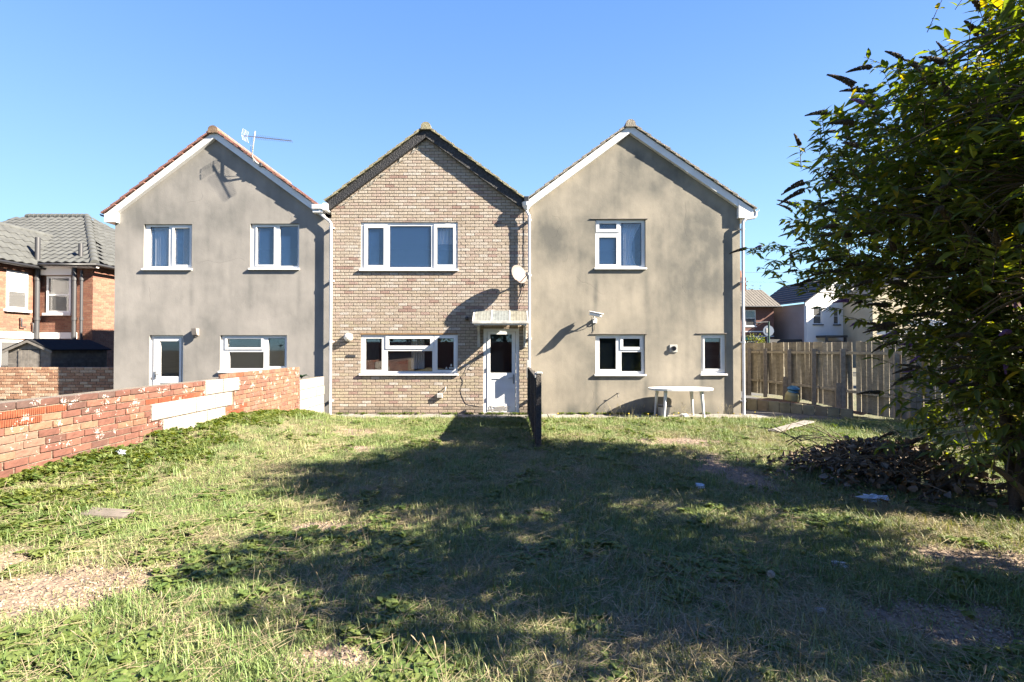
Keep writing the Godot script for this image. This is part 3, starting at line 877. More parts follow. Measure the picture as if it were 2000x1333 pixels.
func middle_house() -> void:
	var h := thing("brick_house", "buff brick gable house with black verge boards between the two rendered houses", "house", Vector3(-2.06, 0, FZ))
	var barge := [Vector2(-4.60, 5.30), Vector2(-2.147, 7.153), Vector2(0.281, 5.35)]
	var u := [-3.801, -1.363, 3.571, 4.807]; var lw := [-3.791, -1.359, 0.953, 1.978]; var dr := [-0.717, 0.18, -0.02, 2.132]
	var x0 := -4.545; var x1 := 0.43
	shell(h, x0, x1, barge, 0.22, [u, lw, dr], "mortar", FZ - 0.011)
	gable_roof(h, barge, 0.24, 0.02, ["black_board", "peeling_board"], "tile_moss", "tile_moss", -19.6, 0.1, 0.28)
	# flaking paint left on the wall under the verge board
	var fl := Shape.new()
	for k in 40:
		var t := rng.randf_range(0.02, 0.95)
		var p := Vector2(-4.4, 5.2).lerp(Vector2(-2.2, 6.86), t)
		var a := Vector3(p.x + rng.randf() * 0.02, p.y - 0.02 - rng.randf() * 0.05, FZ + 0.012)
		fl.bar(a, a + Vector3(rng.randf_range(0.03, 0.12), rng.randf_range(0.02, 0.09), 0), 0.006, rng.randf_range(0.008, 0.022), Vector3.BACK)
	stuff(put("flaking_paint", fl, M.old_white, h))
	# bricks
	var pal := []
	var tones := [Color(0.50, 0.385, 0.265), Color(0.53, 0.42, 0.30), Color(0.47, 0.35, 0.225), Color(0.56, 0.46, 0.35), Color(0.50, 0.36, 0.26), Color(0.43, 0.27, 0.20), Color(0.60, 0.51, 0.41), Color(0.44, 0.31, 0.20), Color(0.49, 0.385, 0.23), Color(0.30, 0.225, 0.15), Color(0.38, 0.215, 0.155)]
	for c in tones: pal.append(c.lerp(Color(c.v, c.v, c.v) * 0.92, 0.22) * Color(1.05, 1.06, 1.09))
	var pick := func(x: float, y: float, r: int) -> int:
		if y < 0.17: return 9 if rng.randf() < 0.6 else 7
		var n := fbm.get_noise_2d(x * 1.5, y * 3.0)
		if rng.randf() < 0.035 + 0.06 * smoothstep(2.0, 3.0, y) * smoothstep(3.7, 3.2, y): return [5, 10][rng.randi() % 2]
		if rng.randf() < 0.07: return 6
		if y < 2.3: return [0, 2, 8, 8, 7, 2][rng.randi() % 6]
		return [0, 1, 1, 3, 4, 0][rng.randi() % 6] if n < 0.12 else [0, 2, 4, 1][rng.randi() % 4]
	var region := PackedVector2Array([Vector2(x0, -0.02), Vector2(x1, -0.02), Vector2(x1, 5.14), Vector2(-2.147, 6.945), Vector2(x0, 5.1)])
	brickwork(h, Transform3D(Basis(), Vector3(0, 0, FZ - 0.011)), region, [u, lw, dr], {"palette": pal, "pick": pick, "proud": 0.011, "uneven": 0.005, "tilt": 0.007, "joint": 0.013, "top": 6.98, "merged_bevel": true})
	window(h, u, [[-3.635, -3.227, 3.725, 4.666, 0.085], [-3.082, -2.031, 3.674, 4.717, 0.0], [-1.888, -1.478, 3.738, 4.678, 0.075]], "sky_tint_pane", 0.03)
	var w := window(h, lw, [[-3.676, -3.269, 1.094, 1.881, 0.0], [-3.089, -2.051, 1.701, 1.876, 0.08], [-3.125, -2.0, 1.056, 1.568, 0.0], [-1.87, -1.461, 1.094, 1.888, 0.072]], "pane", 0.03)
	var st := Shape.new()
	st.prism(PackedVector2Array([Vector2(-1.68, 1.12), Vector2(-1.62, 1.12), Vector2(-1.65, 1.18)]), Transform3D(), FZ - 0.048, FZ - 0.046)
	st.span(-1.585, -1.475, 1.12, 1.16, FZ - 0.048, FZ - 0.046); st.span(-1.55, -1.51, 1.18, 1.24, FZ - 0.048, FZ - 0.046)
	put("sticker", st, M.old_white, w)
	var lt := Shape.new(); lt.col = Color(0.42, 0.25, 0.12); lt.span(-3.80, -1.35, 1.982, 2.012, FZ - 0.02, FZ + 0.006); put("lintel", lt, M.brick_tint, h)
	drape(-1.93, -1.44, 4.28, 4.72, FZ - 0.16, "white blind drawn half down in the right casement of the brick house's upper window", 0.0)
	drape(-2.62, -2.28, 1.1, 1.92, FZ - 0.5, "pale curtain hanging behind the brick house's ground floor window", 0.0)
	# door
	var zf := FZ - 0.03
	var f := Shape.new()
	f.panel(dr[0], dr[1], 0.0, [Vector2(dr[0], dr[3] - 0.003), Vector2(dr[1], dr[3] - 0.003)], [[-0.63, 0.09, 0.03, 2.06]], zf, zf - 0.08)
	var d := put("door", f, M.white_plastic, h)
	f = Shape.new()
	f.panel(-0.62, 0.08, 0.04, [Vector2(-0.62, 2.055), Vector2(0.08, 2.055)], [[-0.545, -0.005, 1.02, 1.985], [-0.53, -0.02, 0.24, 0.87]], zf + 0.012, zf - 0.05)
	put("door_leaf", f, M.white_plastic, d)
	f = Shape.new(); f.span(-0.54, -0.01, 0.23, 0.88, zf - 0.006, zf - 0.03); put("door_panel", f, M.white_plastic, d)
	f = Shape.new(); f.span(-0.55, 0.0, 1.015, 1.99, zf - 0.012, zf - 0.017); put("pane", f, M.pane, d)
	f = Shape.new()
	f.span(0.02, 0.06, 0.75, 0.98, zf + 0.012, zf + 0.026, 0.004); f.bar(Vector3(0.045, 0.9, zf + 0.05), Vector3(-0.09, 0.89, zf + 0.055), 0.018, 0.016)
	put("handle", f, M.grey_metal, d)
	f = Shape.new()
	for y: float in [0.35, 1.1, 1.85]: f.tube([Vector3(-0.625, y - 0.05, zf + 0.014), Vector3(-0.625, y + 0.05, zf + 0.014)], [0.012], 8)
	put("hinge", f, M.grey_metal, d)
	f = Shape.new(); f.col = Color(0.5, 0.46, 0.42)
	for k in 26: f.bar(Vector3(rng.randf_range(-0.6, -0.05), rng.randf_range(0.05, 0.2), zf + 0.0135), Vector3(rng.randf_range(-0.6, 0.0), rng.randf_range(0.05, 0.2), zf + 0.0145), 0.005, 0.012, Vector3.BACK)
	stuff(put("flaking_paint", f, M.plain, d))
	f = Shape.new(); f.span(-0.74, 0.2, -0.03, 0.03, zf - 0.05, FZ + 0.07, 0.008); put("threshold", f, M.concrete, d)
	# pipe at the right
	f = Shape.new(); f.span(0.30, 0.42, 5.27, 5.40, FZ - 0.05, FZ + 0.2, 0.008); put("gutter_end", f, M.black_plastic, h)
	f = Shape.new(); f.lathe([Vector2(0.05, -0.12), Vector2(0.10, -0.03), Vector2(0.115, 0.06), Vector2(0.10, 0.06)], Vector3(0.36, 5.2, FZ + 0.13), Basis(), 14); put("hopper", f, M.white_plastic, h)
	downpipe(h, [Vector3(0.36, 5.12, FZ + 0.12), Vector3(0.365, 5.05, FZ + 0.12), Vector3(0.43, 4.93, FZ + 0.12), Vector3(0.43, 0.0, FZ + 0.12)])
	for s in [[-4.15, 1.41, -3.92, 1.445]]:
		f = Shape.new(); f.span(s[0], s[2], s[1], s[3] + 0.02, FZ - 0.002, FZ + 0.012, 0.003); put("air_brick", f, M.dark_metal, h)
	canopy()
	dish()
	# small things on the brick wall
	var l := thing("bulkhead_light", "round white glass bulkhead light on the brick wall left of the lower window", "wall light", Vector3(-4.09, 1.9, FZ))
	f = Shape.new(); f.lathe([Vector2(0.11, 0.0), Vector2(0.11, 0.05), Vector2(0.095, 0.06)], Vector3(-4.09, 1.91, FZ + 0.004), Basis(Vector3.RIGHT, PI / 2), 22); put("lamp_base", f, M.old_white, l)
	f = Shape.new(); f.lathe([Vector2(0.095, 0.055), Vector2(0.088, 0.10), Vector2(0.05, 0.135), Vector2(0.0, 0.145)], Vector3(-4.09, 1.91, FZ + 0.004), Basis(Vector3.RIGHT, PI / 2), 22); put("lamp_glass", f, M.lamp_glass, l)
	l = thing("dome_camera", "small black dome security camera on the brick wall left of the canopy", "camera", Vector3(-1.13, 2.38, FZ))
	f = Shape.new(); f.lathe([Vector2(0.06, 0.0), Vector2(0.06, 0.03), Vector2(0.052, 0.04)], Vector3(-1.13, 2.38, FZ + 0.004), Basis(Vector3.RIGHT, PI / 2), 18); put("camera_base", f, M.grey_render, l)
	f = Shape.new(); f.lathe([Vector2(0.05, 0.035), Vector2(0.046, 0.07), Vector2(0.02, 0.095), Vector2(0.0, 0.098)], Vector3(-1.13, 2.38, FZ + 0.004), Basis(Vector3.RIGHT, PI / 2), 18); put("camera_dome", f, M.black_plastic, l)
	l = thing("junction_box", "white junction box low on the brick wall below the window", "electrical box", Vector3(-1.8, 0.45, FZ))
	f = Shape.new(); f.span(-1.87, -1.73, 0.40, 0.51, FZ + 0.002, FZ + 0.075, 0.008); put("box_body", f, M.old_white, l)
	f = Shape.new(); f.tube([Vector3(-1.66, 0.66, FZ), Vector3(-1.655, 0.655, FZ + 0.06), Vector3(-1.66, 0.58, FZ + 0.07), Vector3(-1.74, 0.5, FZ + 0.04)], [0.012], 8); put("conduit", f, M.old_white, l)
	f = Shape.new()
	var wp := []
	for k in 22:
		var t := k / 21.0
		wp.append(Vector3(-0.93 - 0.32 * sin(t * 2.9) - 0.02 * sin(t * 21.0), 1.32 - 1.05 * t, FZ + 0.02 + 0.015 * sin(t * 9.0)))
	wp.append(Vector3(-0.75, 0.22, FZ + 0.02))
	f.tube(wp, [0.0045], 5); f.tube([Vector3(-0.75, 1.62, FZ + 0.02), Vector3(-0.86, 1.40, FZ + 0.02), Vector3(-1.02, 1.18, FZ + 0.03), Vector3(-0.94, 1.12, FZ + 0.02)], [0.004], 5)
	tag(put("loose_cable", f, M.dark_metal), "thin dark cable hanging loose on the brick wall beside the door", "cable")
	f = Shape.new(); f.tube([Vector3(0.335, 5.1, FZ + 0.015), Vector3(0.32, 3.6, FZ + 0.015), Vector3(0.27, 3.05, FZ + 0.02), Vector3(0.16, 2.75, FZ + 0.03), Vector3(0.3, 2.85, FZ + 0.03)], [0.006], 5)
	tag(put("wall_cable", f, M.black_plastic), "black cable running down the brick wall behind the satellite dish", "cable")

func canopy() -> void:
	var c := thing("door_canopy", "yellowed plastic canopy on white brackets over the brick house's back door", "canopy", Vector3(-0.3, 2.2, FZ))
	var zf := FZ + 0.6; var xa := -0.93; var xb := 0.375
	var prof := []
	for k in 9:
		var t := k / 8.0
		prof.append(Vector2(lerpf(FZ + 0.005, zf, t), 2.58 - 0.30 * pow(t, 1.5)))
	for pn in 3:
		var a := lerpf(xa, xb, pn / 3.0) + 0.008; var b := lerpf(xa, xb, (pn + 1) / 3.0) - 0.008
		var s := Shape.new()
		s.col = [Color(1, 1, 0.96), Color(0.92, 0.97, 1.0), Color(1, 0.93, 0.8)][pn]
		for k in 8:
			var p: Vector2 = prof[k]; var q: Vector2 = prof[k + 1]
			for r in 12:
				var u0 := lerpf(a, b, r / 12.0); var u1 := lerpf(a, b, (r + 1) / 12.0)
				var w0 := 0.003 * (r % 2); var w1 := 0.003 * ((r + 1) % 2)
				s.quad(Vector3(u0, p.y + w0, p.x), Vector3(u0, q.y + w0, q.x), Vector3(u1, q.y + w1, q.x), Vector3(u1, p.y + w1, p.x))
		put("canopy_sheet", s, M.polycarb, c)
	for k in 4:
		var x := lerpf(xa, xb, k / 3.0)
		var s := Shape.new()
		for j in 8: s.bar(Vector3(x, prof[j].y + 0.008, prof[j].x), Vector3(x, prof[j + 1].y + 0.008, prof[j + 1].x), 0.035, 0.014)
		put("glazing_bar", s, M.old_white, c)
	var f := Shape.new(); f.span(xa - 0.02, xb + 0.02, 2.225, 2.29, zf - 0.02, zf + 0.015, 0.006); put("fascia", f, M.old_white, c)
	f = Shape.new(); f.span(xa + 0.02, xb - 0.02, 2.19, 2.225, zf - 0.06, zf - 0.022, 0.006); put("front_rail", f, M.white_plastic, c)
	for x: float in [-0.83, 0.32]:
		var s := Shape.new()
		s.span(x - 0.035, x + 0.035, 1.66, 2.24, FZ + 0.001, FZ + 0.04, 0.006)
		s.bar(Vector3(x, 2.2, FZ + 0.04), Vector3(x, 2.2, zf - 0.03), 0.06, 0.045)
		var prev := Vector3(x, 1.7, FZ + 0.03)
		for k in 7:
			var t := (k + 1) / 7.0 * PI / 2
			var q := Vector3(x, 1.7 + 0.48 * sin(t), FZ + 0.03 + 0.36 * (1.0 - cos(t)))
			s.bar(prev, q, 0.055, 0.045); prev = q
		put("bracket", s, M.old_white, c)

func dish() -> void:
	var at := Vector3(0.15, 3.43, FZ + 0.33)
	var t := thing("satellite_dish", "pale round satellite dish facing the sun above the canopy", "satellite dish", at)
	var fwd := Vector3(0.62, 0.30, 0.72).normalized()
	var xx := Vector3.UP.cross(fwd).normalized(); var bs := Basis(xx, fwd, xx.cross(fwd))
	var s := Shape.new()
	var prof := []; var back := []
	for k in 7:
		var r := 0.235 * k / 6.0
		prof.append(Vector2(r, 0.9 * r * r)); back.append(Vector2(r, 0.9 * r * r - 0.006))
	prof.reverse()
	s.lathe(prof, at, bs, 32); s.lathe(back, at, bs, 32)
	s.lathe([Vector2(0.235, 0.0437), Vector2(0.241, 0.047), Vector2(0.235, 0.0497)], at, bs, 32)
	s.col = Color.WHITE
	var m := mat("dish_paint", Color(0.185, 0.14, 0.12), 0.55, null)
	put("reflector", s, m, t)
	s = Shape.new()
	s.tube([at - bs.z * -0.2 + fwd * 0.02, at + bs.z * 0.2 + fwd * 0.05, at + bs.z * 0.12 + fwd * 0.33], [0.011], 8)
	put("feed_arm", s, M.dark_metal, t)
	s = Shape.new(); s.tube([at + bs.z * 0.13 + fwd * 0.36, at + bs.z * 0.10 + fwd * 0.28], [0.028, 0.035], 12); put("receiver", s, M.grey_metal, t)
	s = Shape.new()
	s.tube([at - fwd * 0.02, at - fwd * 0.10, Vector3(0.2, 3.33, FZ + 0.12), Vector3(0.26, 3.3, FZ + 0.01)], [0.018], 8)
	s.span(0.22, 0.32, 3.2, 3.4, FZ + 0.0, FZ + 0.012)
	put("wall_bracket", s, M.dark_metal, t)

func right_house() -> void:
	var h := thing("rendered_house", "stained buff rendered gable house with grey tiles, a plastic table against its wall", "house", Vector3(3.08, 0, FZ))
	var barge := [Vector2(0.421, 5.345), Vector2(2.953, 7.218), Vector2(6.021, 5.101)]
	var u := [2.093, 3.356, 3.609, 4.872]; var lw := [2.088, 3.333, 0.94, 1.978]; var nw := [4.739, 5.359, 0.953, 1.991]
	shell(h, 0.436, 5.729, barge, 0.185, [u, lw, nw], "render_buff")
	gable_roof(h, barge, 0.195, 0.02, ["white_plastic", "white_plastic"], "tile_grey", "tile_grey", -19.6, 0.1, 0.29, 0.034)
	window(h, u, [[2.198, 2.636, 4.64, 4.782, 0.075], [2.196, 2.635, 3.751, 4.434, 0.0], [2.748, 3.266, 3.712, 4.80, 0.0]], "sky_tint_pane", 0.055)
	window(h, lw, [[2.203, 2.615, 1.107, 1.888, 0.0], [2.794, 3.218, 1.67, 1.876, 0.07], [2.754, 3.255, 1.056, 1.542, 0.0]], "pane")
	window(h, nw, [[4.84, 5.25, 1.12, 1.895, 0.04]], "pane")
	for r in [u, lw, nw]:
		var f := Shape.new(); f.span(r[0] - 0.13, r[1] + 0.06, r[3] + 0.012, r[3] + 0.026, FZ - 0.01, FZ + 0.022); put("drip_bead", f, M.grey_render, h)
	var f := Shape.new()
	f.prism(PackedVector2Array([Vector2(5.65, 4.89), Vector2(5.98, 4.885), Vector2(6.03, 4.95), Vector2(6.01, 5.10), Vector2(5.65, 5.345)]), Transform3D(), FZ - 0.3, FZ + 0.115); put("eaves_box", f, M.white_plastic, h)
	f = Shape.new(); f.span(5.74, 6.0, 4.90, 5.0, FZ - 0.31, -19.4); put("eaves_board", f, M.white_plastic, h)
	gutter(h, 6.10, 5.09, "white_plastic", FZ + 0.13)
	downpipe(h, [Vector3(6.08, 5.03, FZ + 0.10), Vector3(6.07, 4.93, FZ + 0.10), Vector3(6.03, 4.885, FZ + 0.1), Vector3(5.84, 4.86, FZ + 0.10), Vector3(5.765, 4.80, FZ + 0.10), Vector3(5.75, 4.7, FZ + 0.10), Vector3(5.75, 0.0, FZ + 0.10)])
	# extractor outlet
	f = Shape.new()
	f.hexa(Vector3(4.04, 1.63, FZ + 0.012), Vector3(0.19, 0.19, 0.024), Basis(), 0.005)
	var v := put("vent", f, M.old_white, h)
	f = Shape.new(); f.lathe([Vector2(0.062, 0.0), Vector2(0.062, 0.03), Vector2(0.052, 0.03), Vector2(0.05, 0.005), Vector2(0.0, 0.005)], Vector3(4.04, 1.63, FZ + 0.024), Basis(Vector3.RIGHT, PI / 2), 20); put("vent_mouth", f, M.dark_metal, v)
	drape(3.30, 2.83, 3.62, 4.84, FZ - 0.16, "white net curtain gathered to one side in the buff house's upper window", 0.55)
	# bullet camera
	var c := thing("security_camera", "white bullet security camera on a bracket on the buff rendered wall", "camera", Vector3(2.06, 2.35, FZ))
	f = Shape.new()
	f.hexa(Vector3(2.05, 2.46, FZ + 0.27), Vector3(0.10, 0.085, 0.34), Basis(Vector3.UP, 0.75) * Basis(Vector3.RIGHT, 0.22), 0.02); put("camera_body", f, M.white_plastic, c)
	f = Shape.new()
	f.hexa(Vector3(2.06, 2.51, FZ + 0.30), Vector3(0.125, 0.012, 0.38), Basis(Vector3.UP, 0.75) * Basis(Vector3.RIGHT, 0.22), 0.004); put("sunshield", f, M.white_plastic, c)
	f = Shape.new(); f.span(2.02, 2.12, 2.26, 2.38, FZ + 0.001, FZ + 0.05, 0.01); f.tube([Vector3(2.06, 2.36, FZ + 0.04), Vector3(2.04, 2.38, FZ + 0.14), Vector3(2.02, 2.43, FZ + 0.2)], [0.018], 8); put("bracket", f, M.white_plastic, c)
	f = Shape.new()
	f.tube([Vector3(1.98, 2.42, FZ + 0.16), Vector3(1.97, 2.28, FZ + 0.10), Vector3(1.9, 2.18, FZ + 0.03), Vector3(2.04, 2.27, FZ + 0.03)], [0.006], 6)
	f.tube([Vector3(2.08, 2.27, FZ + 0.02), Vector3(2.06, 2.1, FZ + 0.012), Vector3(2.0, 1.99, FZ + 0.012)], [0.006], 6); put("cable", f, M.dark_metal, c)
	var k := thing("wall_hook", "small metal tap fitting low on the buff rendered wall left of the table", "wall fitting", Vector3(2.62, 0.45, FZ))
	f = Shape.new(); f.tube([Vector3(2.63, 0.5, FZ), Vector3(2.63, 0.5, FZ + 0.09), Vector3(2.62, 0.47, FZ + 0.14), Vector3(2.62, 0.42, FZ + 0.15)], [0.011], 8); f.bar(Vector3(2.59, 0.52, FZ + 0.09), Vector3(2.67, 0.52, FZ + 0.09), 0.012, 0.012); put("tap", f, M.dark_metal, k)
	var e := Shape.new(); e.span(0.36, 0.43, 0.9, 1.33, FZ + 0.15, FZ + 0.21, 0.008); tag(put("meter_box", e, M.old_white), "narrow grey box fixed low by the drainpipe behind the divider fence", "electrical box")


# ---------------------------------------------------------------- garden wall and fences
func garden_wall() -> void:
	var X := -4.6
	var w := thing("garden_wall", "old red brick garden wall patched with pale concrete blocks and white paint", "wall", Vector3(X, 0, -7.5))
	var s := Shape.new()
	var core := func(a: float, b: float, top: float) -> void:
		s.span(X - 0.2, X - 0.012, -0.3, top - 0.006, -a, -b)
	core.call(1.6, 8.1, 1.165); core.call(8.101, 10.46, 1.235); core.call(10.461, 11.85, 0.945)
	put("mortar", s, M.old_mortar, w)
	# tf.x runs away from the camera (along -z), tf.z faces the lawn (+x): u = distance d
	var tf := Transform3D(Basis(Vector3(0, 0, -1), Vector3.UP, Vector3(1, 0, 0)), Vector3(X - 0.012, 0, 0))
	var pal := [Color(0.115, 0.050, 0.036), Color(0.135, 0.062, 0.046), Color(0.095, 0.048, 0.038), Color(0.165, 0.080, 0.056), Color(0.21, 0.060, 0.026), Color(0.185, 0.115, 0.085), Color(0.080, 0.050, 0.044), Color(0.18, 0.10, 0.065), Color(0.21, 0.125, 0.082)]
	for k in pal.size(): pal[k] = pal[k] * Color(1.32, 1.12, 1.02)
	var near_pick := func(u: float, y: float, r: int) -> int:
		if u > 5.0 and u < 5.25 and r == 9: return -1
		if r == 0: return [6, 2, 6, 0][rng.randi() % 4] if u < 6.0 else [0, 3, 1][rng.randi() % 3]
		if (r == 1 and u < 4.95) or (r == 2 and u < 4.75) or (r == 2 and u > 6.0): return 4
		var p := fbm.get_noise_2d(u * 2.0 + 3.0, y * 4.0) + 0.75 * exp(-pow((u - 4.55) / 0.28, 2) - pow((y - 0.72) / 0.25, 2)) + 0.5 * exp(-pow((u - 5.4) / 0.22, 2) - pow((y - 0.85) / 0.2, 2))
		if p > 0.74: return 5
		if p > 0.6: return 8
		if u > 5.6: return [1, 3, 3, 7, 0][rng.randi() % 5]
		return [0, 1, 1, 2, 3][rng.randi() % 5]
	var common := {"palette": pal, "course": 0.0765, "rough": 0.014, "proud": 0.014, "uneven": 0.009, "tilt": 0.02, "ribbed": 4, "mat": "old_brick"}
	var o := common.duplicate(); o.pick = near_pick; o.top = 1.165; o.most = 190
	var region := PackedVector2Array([Vector2(2.9, 0.2), Vector2(7.78, 0.2), Vector2(7.78, 0.49), Vector2(6.36, 0.49), Vector2(6.36, 0.715), Vector2(6.16, 0.715), Vector2(6.16, 0.94), Vector2(7.24, 0.94), Vector2(7.24, 1.165), Vector2(2.9, 1.165)])
	brickwork(w, tf, region, [], o)
	o = common.duplicate(); o.top = 1.24; o.most = 105
	o.pick = func(u: float, y: float, r: int) -> int:
		var p := fbm.get_noise_2d(u * 3.0 + 50.0, y * 5.0) + rng.randf_range(-0.1, 0.1)
		if p > 0.4: return 5
		return [8, 7, 7, 3, 7][rng.randi() % 5] if u > 8.3 else [3, 4, 7][rng.randi() % 3]
	region = PackedVector2Array([Vector2(7.76, 0.2), Vector2(10.46, 0.2), Vector2(10.46, 1.24), Vector2(7.6, 1.24), Vector2(7.6, 1.17), Vector2(8.14, 1.17), Vector2(8.14, 0.94), Vector2(8.0, 0.94), Vector2(8.0, 0.715), Vector2(7.76, 0.715)])
	brickwork(w, tf, region, [], o)
	for b in [[7.245, 1.165, 2], [6.165, 0.94, 4], [6.365, 0.715, 3], [10.465, 0.95, 3], [10.465, 0.73, 3], [10.465, 0.51, 3], [10.465, 0.29, 3]]:
		for k in b[2]:
			var len: float = 0.45 if b[0] > 10 else (0.44 if b[2] != 3 else 0.462)
			var a: float = b[0] + k * len
			var t := Shape.new()
			var g := rng.randf_range(0.9, 1.05)
			t.col = Color(g, g, g)
			var hh: float = 0.212
			t.hexa(Vector3(X - 0.03 + rng.randf_range(0.0, 0.012), b[1] - 0.004 - hh * 0.5, -(a + len * 0.5)), Vector3(0.075, hh, len - 0.01), Basis(Vector3.UP, rng.randf_range(-0.006, 0.006)), 0.006)
			put("concrete_block", t, M.block, w)

func divider() -> void:
	var X := 0.40
	var f := thing("garden_fence", "low dark lap panel fence dividing the lawn, seen end on", "fence", Vector3(X, 0, -9.6))
	for p in [[7.68, 9.55], [9.65, 11.52]]:
		for k in 9:
			var s := Shape.new()
			var y := 0.10 + k * 0.118
			var b := Basis(Vector3.BACK, -0.07 + rng.randf_range(-0.02, 0.02))
			s.hexa(Vector3(X + rng.randf_range(-0.004, 0.004), y + 0.05 + 0.01 * (9.6 - p[0]), -(p[0] + p[1]) * 0.5), Vector3(0.012, 0.15, p[1] - p[0]), b, 0.002)
			put("slat", s, M.dark_wood, f)
		for t: float in [0.02, 0.35, 0.65, 0.98]:
			var d := lerpf(p[0], p[1], t)
			for sd: float in [-1, 1]:
				var s := Shape.new(); s.span(X + sd * 0.016, X + sd * 0.036, 0.08, 1.17, -d - 0.02, -d + 0.02, 0.003); put("batten", s, M.dark_wood, f)
		var s := Shape.new(); s.span(X - 0.03, X + 0.03, 1.172, 1.19, -p[0], -p[1], 0.003); put("capping", s, M.dark_wood, f)
	for q in [[7.62, 1.24, 0.085], [9.6, 1.2, 0.07], [11.58, 1.16, 0.07]]:
		var s := Shape.new(); s.span(X - q[2] * 0.5 + 0.02, X + q[2] * 0.5 + 0.02, -0.2, q[1], -q[0] - q[2] * 0.5, -q[0] + q[2] * 0.5, 0.005); put("post", s, M.dark_wood, f)
	var s := Shape.new(); s.hexa(Vector3(X - 0.02, 1.225, -7.62), Vector3(0.05, 0.09, 0.08), Basis(), 0.008); s.hexa(Vector3(X + 0.03, 1.262, -7.62), Vector3(0.10, 0.03, 0.10), Basis(), 0.006); put("post_cap", s, M.old_white, f)

func board_fence() -> void:
	var f := thing("board_fence", "weathered tall board fence with notched posts behind the raised bed", "fence", Vector3(8.3, 0, -12.2))
	# line of the fence from behind the right house towards the camera, as (x, depth)
	var line := [Vector2(6.6, 16.2), Vector2(7.3, 14.6), Vector2(8.84, 11.0), Vector2(9.1, 9.6), Vector2(9.3, 7.6), Vector2(9.6, 4.2)]
	var wood := [Color(0.62, 0.52, 0.34), Color(0.54, 0.46, 0.32), Color(0.66, 0.55, 0.36), Color(0.50, 0.44, 0.34), Color(0.58, 0.51, 0.38)]
	var at := func(s: float) -> Array:
		for k in line.size() - 1:
			var l: float = (line[k + 1] - line[k]).length()
			if s <= l or k == line.size() - 2:
				var dir: Vector2 = (line[k + 1] - line[k]) / l
				var p: Vector2 = line[k] + dir * s
				return [Vector3(p.x, 0, -p.y), Vector3(dir.x, 0, -dir.y)]
			s -= l
		return []
	var soil := func(p: Vector3) -> float: return lerpf(0.0, 0.26, smoothstep(11.2, 14.0, -p.z))
	var s := 0.0
	var total := 0.0
	for k in line.size() - 1: total += (line[k + 1] - line[k]).length()
	while s < total - 0.2:
		var wd := 0.118 + rng.randf() * 0.012
		var q: Array = at.call(s + wd * 0.5)
		var p: Vector3 = q[0]; var dir: Vector3 = q[1]
		var b := Shape.new()
		b.col = wood[rng.randi() % 5].lerp(Color(0.45, 0.41, 0.34), 0.4) * 0.92 * rng.randf_range(0.62, 1.1)
		if -p.z < 11.2: b.col = b.col.lerp(Color(0.46, 0.41, 0.36), 0.6)
		var nrm := dir.cross(Vector3.UP).normalized()   # towards the lawn
		var lift: float = soil.call(p)
		var top := 1.80 + rng.randf_range(-0.012, 0.012)
		b.hexa(p + Vector3(0, (top + lift + 0.03) * 0.5, 0) - nrm * 0.02 + nrm * rng.randf_range(0, 0.004), Vector3(wd - 0.008, top - lift - 0.03, 0.018), Basis(dir, Vector3.UP, dir.cross(Vector3.UP)) * Basis(Vector3.UP, 0.09) * Basis(Vector3.BACK, rng.randf_range(-0.012, 0.012)), 0.002)
		put("board", b, M.fence_wood, f)
		s += wd
		if absf(-p.z - 13.75) < 0.06 or absf(-p.z - 10.2) < 0.05: s += 0.025
		if absf(-p.z - 12.02) < 0.06: s += 0.085
	# which side faces the lawn
	var sp := 0.2
	while sp < total - 2.0:
		for y: float in [1.52, 0.52]:
			var a: Array = at.call(sp); var b2: Array = at.call(minf(sp + 1.8, total - 0.1))
			var nin: Vector3 = (a[1] as Vector3).cross(Vector3.UP).normalized()
			var r := Shape.new()
			r.col = Color(0.50, 0.43, 0.31)
			var l0: float = 0.6 * float(soil.call(a[0])); var l1: float = 0.6 * float(soil.call(b2[0]))
			if y > 1.0: l0 = 0.0; l1 = 0.0
			r.bar(a[0] + Vector3(0, y + l0, 0) + nin * 0.055, b2[0] + Vector3(0, y + l1, 0) + nin * 0.055, 0.05, 0.07, Vector3.UP, 0.004)
			put("rail", r, M.fence_wood, f)
		sp += 1.82
	# posts: (x, depth, foot height, top, has a repair spur)
	for q in [[7.30, 14.6, 0.2, 1.62, 1], [7.52, 14.1, 0.2, 1.62, 0], [7.82, 13.4, 0.12, 1.6, 1], [8.1, 12.75, 0.1, 1.62, 0], [8.39, 12.05, 0.05, 1.62, 1], [8.86, 10.95, -0.05, 1.5, 0], [8.93, 10.45, -0.05, 1.56, 1], [9.1, 9.3, -0.05, 1.56, 0], [9.25, 8.1, -0.05, 1.56, 1]]:
		var p := Vector3(q[0], 0, -q[1]) + Vector3(-0.92, 0, -0.39) * 0.12
		var turn := Basis(Vector3.UP, -0.40)
		var t := Shape.new()
		t.col = Color(0.40, 0.345, 0.27)
		t.hexa(p + Vector3(0, (q[2] + q[3]) * 0.5, 0), Vector3(0.10, q[3] - q[2], 0.10), turn, 0.006)
		var po := put("post", t, M.fence_wood, f)
		if q[4]:
			var u := Shape.new(); u.col = Color(0.36, 0.30, 0.23)
			var tf := Transform3D(turn * Basis(Vector3.UP, PI / 2), p + turn * Vector3(-0.105, 0, 0.0))
			u.prism(PackedVector2Array([Vector2(-0.055, q[2]), Vector2(0.055, q[2]), Vector2(0.055, q[2] + 0.52), Vector2(0.02, q[2] + 0.66), Vector2(-0.055, q[2] + 0.72)]), tf, -0.05, 0.05)
			put("spur", u, M.fence_wood, po)
	# raised bed edging and its soil
	var e := thing("raised_bed_edging", "low row of upright concrete edging slabs in front of the board fence", "edging", Vector3(7.0, 0, -12.6))
	var a := Vector3(6.0, 0, -13.5); var b3 := Vector3(8.15, 0, -11.55)
